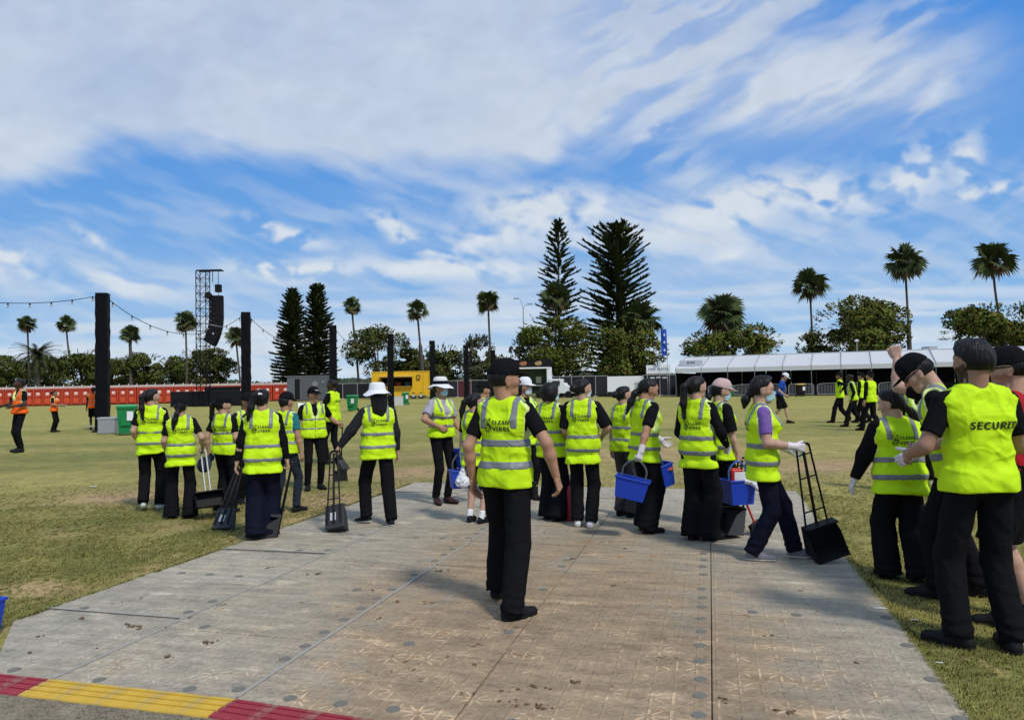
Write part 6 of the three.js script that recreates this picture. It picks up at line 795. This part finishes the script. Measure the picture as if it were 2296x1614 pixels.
Q.far1 = person({ foot: [2068, 1106], dx: 0, H: 1.62, face: 196, skin: brownSkin, hat: 'cap', vest: 'lime', hem: 0.8, open: 1.24, sleeve: 'long', label: 'worker in lime vest seen between the capped man and the woman in wide trousers' });
// far off
const walk = (s) => [[0.09, 0.26 * s, -4, s > 0 ? 0 : 0.06], [-0.09, -0.24 * s, 4, s > 0 ? 0.06 : 0]];
Q.orange1 = person({ foot: [42, 1014], dx: 2, top: 850, face: -120, skin: deep, vest: 'orange', hem: 0.9, armL: [0.2, 1.08, 0.26], armR: [-0.2, 1.08, 0.3], head: [10, 0], hair: 'short', open: 1.25, fit: 'slim', legs: [[0.12, 0.05, -12], [-0.12, -0.05, 12]], label: 'dark haired steward in orange vest, nearest the left edge' });
Q.orange2 = person({ foot: [120, 969], dx: 0, top: 876, face: 110, fem: 1, skin: brownSkin, vest: 'orange', hem: 0.86, armR: [-0.17, 1.1, 0.26], armL: [0.17, 1.08, 0.26], hair: 'bun', head: [0, 6], fit: 'slim', label: 'steward in orange vest reading a sheet, between the left edge and the nearest post' });
Q.orange3 = person({ foot: [208, 963], dx: 2, top: 868, face: 8, skin: deep, vest: 'orange', hem: 0.86, hair: 'short', fit: 'shorts', legs: [[0.1, 0.12, -6], [-0.1, -0.08, 6]], shoe: M.shoeBlack, sock: 1, label: 'steward in orange vest and black shorts partly behind the nearest post' });
Q.blue = person({ foot: [1751, 949], dx: -8, top: 834, face: 100, skin: pale, shirt: M.blue, hair: 'short', hat: 'cap', hatMat: M.white, fit: 'shorts', lean: 14, legs: walk(1), loose: 0.01, armR: [-0.2, 0.95, 0.2], head: [0, 12], shoe: M.shoeBlack, label: 'man in blue shirt and black shorts striding across the field' });
Q.g1 = person({ foot: [1886, 948], dx: -8, top: 834, face: -80, skin: brownSkin, hat: 'cap', sleeve: 'long', vest: 'security', hem: 0.86, legs: walk(1), armL: [0.2, 1.1, -0.1], fit: 'reg', label: 'guard in lime bib walking left, front one of the far group of four' });
Q.g2 = person({ foot: [1917, 957], dx: 0, top: 838, face: -88, skin: deep, hair: 'short', sleeve: 'long', vest: 'lime', hem: 0.86, legs: walk(1), lean: 8, fit: 'reg', armL: [0.22, 0.88, 0.05], label: 'guard in striped lime vest striding left, second of the far group of four' });
Q.g3 = person({ foot: [1935, 948], dx: 0, top: 835, face: -70, skin: tan, hat: 'cap', sleeve: 'long', vest: 'security', hem: 0.86, legs: walk(-1), fit: 'reg', label: 'guard partly hidden in the middle of the far group of four' });
Q.g4 = person({ foot: [1955, 966], dx: 6, top: 832, face: -58, skin: tan, hat: 'cap', sleeve: 'long', vest: 'security', hem: 0.84, bulk: 1.1, legs: walk(1), fit: 'reg', label: 'guard in lime bib at the right end of the far group of four' });
Q.white = person({ foot: [1674, 884], H: 1.66, face: 150, skin: tan, shirt: M.white, hat: 'cap', hatMat: M.white, fit: 'reg', label: 'small far figure in white standing at the crowd barriers' });

// ------------------------------------------------------------------ what they carry
const panBlack = mat(0.014, 0.014, 0.015, 0.5), panGrey = mat(0.035, 0.037, 0.04, 0.6), rodBlack = mat(0.012, 0.012, 0.013, 0.4), rodWhite = mat(0.6, 0.6, 0.6, 0.4);
// long handled dustpan: origin at the heel of the pan, handle rising along y, mouth towards z
function dustpan(from, to, roll, label, o = {}) {
  const A0 = V(...from), B0 = V(...to), y = B0.clone().sub(A0), L = y.length(), t = thing('dustpan', label, 'dustpan', from), w = o.w || 0.32, h = o.h || 0.24, d = o.d || 0.2, pm = o.mat || panBlack, rm = o.rods || rodBlack;
  t.quaternion.setFromUnitVectors(V(0, 1, 0), y.normalize()).multiply(new THREE.Quaternion().setFromAxisAngle(V(0, 1, 0), roll));
  const side = new THREE.Shape(); side.moveTo(0, -0.02); side.lineTo(d, -0.06); side.lineTo(d * 0.55, h * 0.62); side.lineTo(0, h);
  const sg = (x) => new THREE.ExtrudeGeometry(side, { depth: 0.006, bevelEnabled: true, bevelSize: 0.002, bevelThickness: 0.002, bevelSegments: 1 }).rotateY(-Math.PI / 2).translate(x, 0, 0);
  part('pan', [rbox(w, h + 0.02, 0.012, 0.004, 0, h / 2 - 0.01, 0), box(w, 0.008, d + 0.02).rotateX(0.2).translate(0, -0.035, d / 2), sg(w / 2), sg(-w / 2 + 0.004), rbox(w, 0.016, d * 0.55, 0.004, 0, h, d * 0.22)], pm, t);
  const xs = o.single ? [-0.03, 0.03] : [-w * 0.38, 0, w * 0.38], tx = o.single ? [-0.03, 0.03] : [-w * 0.2, 0, w * 0.2];
  xs.forEach((x, i) => part('handle', rod([x, h * 0.1, -0.012], [tx[i], L, -0.012], i === 1 && !o.single ? 0.013 : 0.009), rm, t));
  if (!o.single) for (const f of [0.36, 0.7, 0.93]) part('cross_bar', rod([mix(xs[0], tx[0], f), L * f, -0.012], [mix(xs[2], tx[2], f), L * f, -0.012], 0.007), rm, t);
  part('grip', tube([[tx[0], L, -0.012], [tx[0] * 0.8, L + 0.02, -0.012], [0, L + 0.028, -0.012], [-tx[0] * 0.8, L + 0.02, -0.012], [-tx[0], L, -0.012]], 0.012, 16, 8), rm, t);
  if (o.sticker) part('sticker', box(0.07, 0.085, 0.004, 0.01, h * 0.45, -0.009), mat(0.55, 0.56, 0.57, 0.6), t);
  return t;
}
// brush: stick from a to b with a flared head at b
function brush(a, b, label, o = {}) {
  const A0 = V(...a), B0 = V(...b), y = A0.clone().sub(B0), L = y.length(), t = thing('brush', label, 'brush', b); t.quaternion.setFromUnitVectors(V(0, 1, 0), y.normalize()).multiply(new THREE.Quaternion().setFromAxisAngle(V(0, 1, 0), o.roll || 0));
  part('handle', rod([0, 0.1, 0], [0, L, 0], 0.011), o.rod || rodBlack, t); part('head', rbox(o.w || 0.17, 0.05, 0.05, 0.012, 0, 0.12, 0), o.head || rodBlack, t);
  const br = []; for (let i = 0; i < 13; i++) for (let k = -1; k <= 1; k++) { const x = ((i / 12) - 0.5) * (o.w || 0.17) * 0.92; br.push(rod([x, 0.11, k * 0.014], [x * 1.3, -0.03 + 0.008 * Math.sin(i * 5 + k), k * 0.026], 0.006, 0.004, 4)); } part('bristles', br, o.bristle || panGrey, t); return t;
}
function basket(center, turn, label, o = {}) {     // hangs from its handle: centre is the middle of the rim
  const w = o.w || 0.4, d = o.d || 0.26, h = o.h || 0.22, t = thing(o.name || 'basket', label, o.cat || 'basket', [center[0], center[1] - h, center[2]], turn), m = o.mat || mat(0.012, 0.05, 0.42, 0.4), tp = 0.84, g = [];
  if (o.tilt) t.rotation.z = o.tilt; t.rotation.order = 'YXZ';
  const wall = (x0, z0, x1, z1) => { const s = new THREE.BufferGeometry(), e = 0.008, mx = (x0 + x1) / 2, mz = (z0 + z1) / 2, l = Math.hypot(mx, mz), nx = mx / l * e, nz = mz / l * e, P = [[x0 * tp, 0, z0 * tp], [x1 * tp, 0, z1 * tp], [x1, h, z1], [x0, h, z0]], In = P.map(([x, y, z]) => [x - nx, y, z - nz]), q = (a, b, c, f) => [...a, ...b, ...c, ...a, ...c, ...f]; s.setAttribute('position', new THREE.Float32BufferAttribute([...q(P[1], P[0], P[3], P[2]), ...q(In[0], In[1], In[2], In[3]), ...q(P[2], P[3], In[3], In[2])], 3)); s.computeVertexNormals(); s.setAttribute('uv', new THREE.Float32BufferAttribute(new Float32Array(36), 2)); return s; };
  const W = w / 2, D = d / 2; g.push(wall(-W, D, W, D), wall(W, -D, -W, -D), wall(W, D, W, -D), wall(-W, -D, -W, D), box(w * tp, 0.01, d * tp, 0, 0.006, 0)); part('body', g, m, t);
  part('rim', [rbox(w + 0.02, 0.022, 0.018, 0.006, 0, h, D), rbox(w + 0.02, 0.022, 0.018, 0.006, 0, h, -D), rbox(0.018, 0.022, d + 0.02, 0.006, W, h, 0), rbox(0.018, 0.022, d + 0.02, 0.006, -W, h, 0)], m, t);
  if (!o.noHandle) for (const s of o.two ? [-1, 1] : [1]) part('handle', tube([[-W * 0.72, h - 0.02, s * D * (o.two ? 0.9 : 0)], [-W * 0.66, h + 0.11, s * D * (o.two ? 0.5 : 0)], [0, h + 0.19, s * D * 0.1], [W * 0.66, h + 0.11, s * D * (o.two ? 0.5 : 0)], [W * 0.72, h - 0.02, s * D * (o.two ? 0.9 : 0)]], 0.009, 24, 7), o.handle || mat(0.1, 0.11, 0.12, 0.5), t);
  return t;
}
const arr = (v) => [v.x, v.y, v.z], shift = (v, x, y, z) => [v.x + x, v.y + y, v.z + z];
{
  let h = Q.purple.hand(1), Zp = 6.45; const e = A(1842, 1222, Zp); dustpan(e, shift(h, 0.0, 0.0, 0.0), 0.15, 'large black dustpan on three long rods held by the woman in purple', { w: 0.3, h: 0.21, d: 0.18 });
  h = Q.bucket.hand(0); dustpan(A(749, 1178, 7.95), shift(h, 0, -0.01, 0.02), 2.85, 'black dustpan with a pale sticker wheeled by the woman in the bucket hat', { w: 0.22, h: 0.22, d: 0.11, mat: panGrey, sticker: 1 });
  brush(shift(h, -0.02, 0.03, -0.03), shift(h, 0.1, -0.17, 0.02), 'small black hand brush held with the dustpan by the woman in the bucket hat', { roll: 1.2, w: 0.12 });
  h = Q.polo.hand(0); brush(shift(h, 0, 0.05, 0), A(763, 1075, -h.z), 'long handled dark broom held out by the man in the black polo', { roll: 0.7, w: 0.2 });
  h = Q.capTail.hand(1); dustpan(A(470, 1134, 9.3), shift(h, 0, 0.0, 0), 0.5, 'black dustpan on a thin white double handle beside the woman in the cap', { single: 1, rods: rodWhite, w: 0.34, h: 0.16, d: 0.26 });
  h = Q.longSleeve.hand(1); dustpan(shift(V(...A(617, 1202, 7.9)), 0, 0, 0), shift(h, 0.02, 0.02, 0), -1.25, 'black dustpan held upright beside the leg of the woman with the white clip', { w: 0.3, h: 0.25, mat: panGrey });
  { const g = G(494, 1190); dustpan([g[0], 0.05, g[2]], [g[0] + 0.06, 0.62, g[2] - 0.42], 2.9, 'dark dustpan with a pale sticker standing on the grass among the vest group', { w: 0.22, h: 0.22, d: 0.13, mat: panGrey, sticker: 1 }); }
  h = Q.pinkCap.hand(1); dustpan(A(1645, 1196, 7.5), shift(h, 0.02, 0, 0), -1.1, 'grey dustpan hanging below the blue bucket beside the woman in the pink cap', { w: 0.28, h: 0.25, mat: panGrey });
  basket(arr(h.clone().add(V(-0.1, -0.17, 0.25))), 0.2, 'round cornered blue bucket with red and white contents hung before the pink capped woman', { name: 'bucket', cat: 'bucket', w: 0.27, d: 0.24, h: 0.235, handle: mat(0.05, 0.16, 0.5, 0.4), two: 0 });
  { const c = h.clone().add(V(-0.1, -0.17, 0.25)), o = thing('bottle', 'red cleaning bottle with a white label standing in the blue bucket', 'bottle', [c.x - 0.02, c.y - 0.24, c.z]); part('body', rbox(0.13, 0.36, 0.1, 0.03, 0, 0.18, 0), mat(0.5, 0.02, 0.02, 0.35), o); part('label', box(0.11, 0.09, 0.004, 0.03, 0.28, 0.052), pvc, o); const o2 = thing('cloth', 'white cloth draped over the rim of the blue bucket', 'cloth', [c.x + 0.1, c.y - 0.05, c.z + 0.1]); part('fold', sdf([{ a: [-0.05, 0.05, 0], b: [0.06, 0.03, 0.02], ra: 0.03 }, { a: [0.02, 0.05, 0], b: [0.05, -0.02, 0.07], ra: 0.025 }], 0.008, { post: (x, y, z, d) => d + 0.006 * N3(x * 60, y * 60, z * 60) }), M.white, o2); }
  brush(arr(h.clone().add(V(-0.02, -0.38, 0.22))), arr(h.clone().add(V(0.12, -0.74, 0.2))), 'black brush with a red handle dangling below the blue bucket', { rod: mat(0.5, 0.02, 0.02, 0.4), roll: 0.6 });
  h = Q.caddy.hand(1); basket(arr(h.clone().add(V(-0.12, -0.19, 0.05))), -0.25, 'blue open caddy with a grey handle held by the woman looking down', { w: 0.33, d: 0.2, h: 0.2, tilt: -0.22 });
  { const p = A(1478, 1064, 8.3); basket([p[0], p[1] + 0.1, p[2]], 0.4, 'blue basket half hidden in front of the woman looking down', { w: 0.34, h: 0.24, tilt: 0.3 }); const q = A(1500, 1053, 8.2), o = thing('litter_picker', 'orange tipped litter picker sticking out of the hidden blue basket', 'litter picker', q); part('shaft', rod([0, 0, 0], [-0.22, -0.08, -0.05], 0.008), galv, o); part('jaw', [rod([0, 0, 0], [0.05, 0.03, 0], 0.012, 0.006), rod([0, 0, 0], [0.055, 0.0, 0.01], 0.012, 0.006)], mat(0.6, 0.08, 0.02, 0.5), o); }
  h = Q.sunHat.hand(0); basket(arr(h.clone().add(V(0.1, -0.17, 0.0))), 0.5, 'blue basket held by the woman in the sun hat', { w: 0.42, h: 0.25, d: 0.28 }); { const o = thing('torch', 'short black stick held by the woman in the sun hat', 'stick', arr(h)); part('tube', rod([-0.06, 0.01, 0], [0.16, 0.02, 0.04], 0.013), rodBlack, o); part('tip', rod([0.16, 0.02, 0.04], [0.2, 0.021, 0.05], 0.017), panGrey, o); }
  h = Q.shorts.hand(0); basket(arr(h.clone().add(V(-0.03, -0.1, 0.02))), 0.3, 'small blue bucket in the gloved hand of the worker in shorts', { name: 'bucket', cat: 'bucket', w: 0.22, d: 0.2, h: 0.2 });
  { const o = thing('plastic_bag', 'crumpled white plastic bag beside the worker in shorts', 'bag', arr(h.clone().add(V(0.02, -0.24, 0.14)))); part('bag', sdf([{ a: [0, 0.14, 0], b: [0, 0.02, 0], ra: 0.035, rb: 0.065, k: 0.03 }, { a: [0.03, 0.02, 0.02], b: [-0.035, 0.03, 0], ra: 0.06, k: 0.03 }], 0.01, { post: (x, y, z, d) => d + 0.018 * N3(x * 28, y * 28, z * 28) }), mat(0.7, 0.7, 0.72, 0.5), o); part('knot', rod([0, 0.16, 0], [0.01, 0.22, 0], 0.03, 0.012), mat(0.7, 0.7, 0.72, 0.5), o); }
  h = Q.capSide.hand(0); { const o = thing('cap', 'grey blue cap held by its peak by the woman facing right', 'cap', arr(h.clone().add(V(-0.04, -0.08, 0.03)))); part('crown', sdf([{ a: [0, 0, 0], b: [0, -0.03, 0.02], ra: 0.088, n: [0, 0, 1], f: 1.25 }], 0.008, { post: (x, y, z, d) => d + 0.004 * N3(x * 25, y * 25, z * 25) }), cloth(0.05, 0.065, 0.1), o); part('peak', sdf([{ a: [0.04, 0.05, 0], b: [0.08, 0.07, 0], ra: 0.05, n: [0, 0, 1], f: 5 }], 0.006), cloth(0.045, 0.06, 0.09), o); }
  h = Q.paper.hand(0); { const o = thing('paper', 'white sheet of paper in the hands of the tall worker', 'paper', arr(h)); const g = new THREE.PlaneGeometry(0.3, 0.21, 6, 1), p = g.attributes.position; for (let i = 0; i < p.count; i++) p.setZ(i, 0.03 * Math.pow(p.getX(i) / 0.15, 2)); g.computeVertexNormals(); part('sheet', g.rotateX(-0.75).rotateY(0.4).translate(-0.06, 0.05, 0.02), mat(0.78, 0.78, 0.78, 0.8, { side: THREE.DoubleSide }), o); }
  h = Q.orange2.hand(1); { const o = thing('paper', 'small white sheet held by the steward between the left edge and the post', 'paper', arr(h)); part('sheet', rbox(0.26, 0.01, 0.19, 0.003, 0.06, 0.03, 0), pvc, o); }
  { const g = G(1282, 1174), o = thing('fire_extinguisher', 'dark red upright canister standing between two women in black trousers', 'canister', [g[0], 0.03, g[2]]), pr = [[0.001, 0], [0.07, 0], [0.078, 0.02], [0.078, 0.33], [0.06, 0.39], [0.03, 0.42], [0.025, 0.45], [0.001, 0.45]]; part('cylinder', new THREE.LatheGeometry(pr.map(([a, b]) => new THREE.Vector2(a, b)), 24), mat(0.24, 0.012, 0.025, 0.35), o); part('valve', [rod([0, 0.45, 0], [0, 0.5, 0], 0.02), rod([-0.06, 0.51, 0], [0.05, 0.53, 0], 0.011), rod([-0.06, 0.48, 0], [0.03, 0.49, 0], 0.009)], galv, o); part('hose', tube([[0.02, 0.48, 0], [0.1, 0.46, 0], [0.1, 0.3, 0.02], [0.085, 0.2, 0.02]], 0.01, 16, 6), rubber, o); }
  { const P = Q.lead, p = P.w([-0.212, 0.835, 0.0]), o = thing('radio', 'small black radio clipped to the belt of the man at the centre', 'radio', arr(p), P.grp.rotation.y); part('case', rbox(0.03, 0.12, 0.06, 0.008, 0, 0, 0), rubber, o); part('antenna', rod([0, 0.06, 0.015], [0, 0.15, 0.015], 0.006), rubber, o); part('light', box(0.004, 0.01, 0.02, -0.016, 0.03, 0), mat(0.4, 0.32, 0.1), o); }
  { const p = Q.blackWide; const g = G(2085, 1108); }
  { const p = A(0, 1425, 4.95), o = basket([p[0] - 0.135, 0.24, p[2] + 0.1], -0.2, 'blue tub cut by the left edge beside the matting', { name: 'tub', cat: 'tub', w: 0.3, d: 0.26, h: 0.2, noHandle: 1 }); }
  // scraps of litter
  const r = rng(31), lt = ['scrap of white paper lying on the grass at the left', 'scrap of white litter on the right edge of the matting', 'pale scrap on the grass right of the mats near the bottom', 'small white scrap by the feet of the guard']; [[208, 1089, 0.04], [1972, 1366, 0.028], [2050, 1385, 0.016], [2105, 1480, 0.014]].forEach(([x, y, s], i) => { const g = G(x, y, 0.03), o = part('litter', sdf([{ a: [-s, 0, 0], b: [s, 0, 0.01], ra: s * 0.6, n: Yn, f: 4 }], s * 0.14, { post: (a, b, c, d) => d + s * 0.1 * N3(a * 30, b * 30, c * 30 + i) }), mat(0.62, 0.6, 0.56, 0.8)); o.position.set(g[0], inPath(g[0], g[2]) ? 0.04 : 0.02, g[2]); tag(o, lt[i], 'litter'); });
}
{ let n = 0; scene.traverse((o) => { if (o.isMesh && !o.isInstancedMesh) n += (o.geometry.index ? o.geometry.index.count : o.geometry.attributes.position.count) / 3; }); console.log('all triangles', Math.round(n)); }
console.log('person triangles', Math.round(tris));
renderer.render(scene, camera);
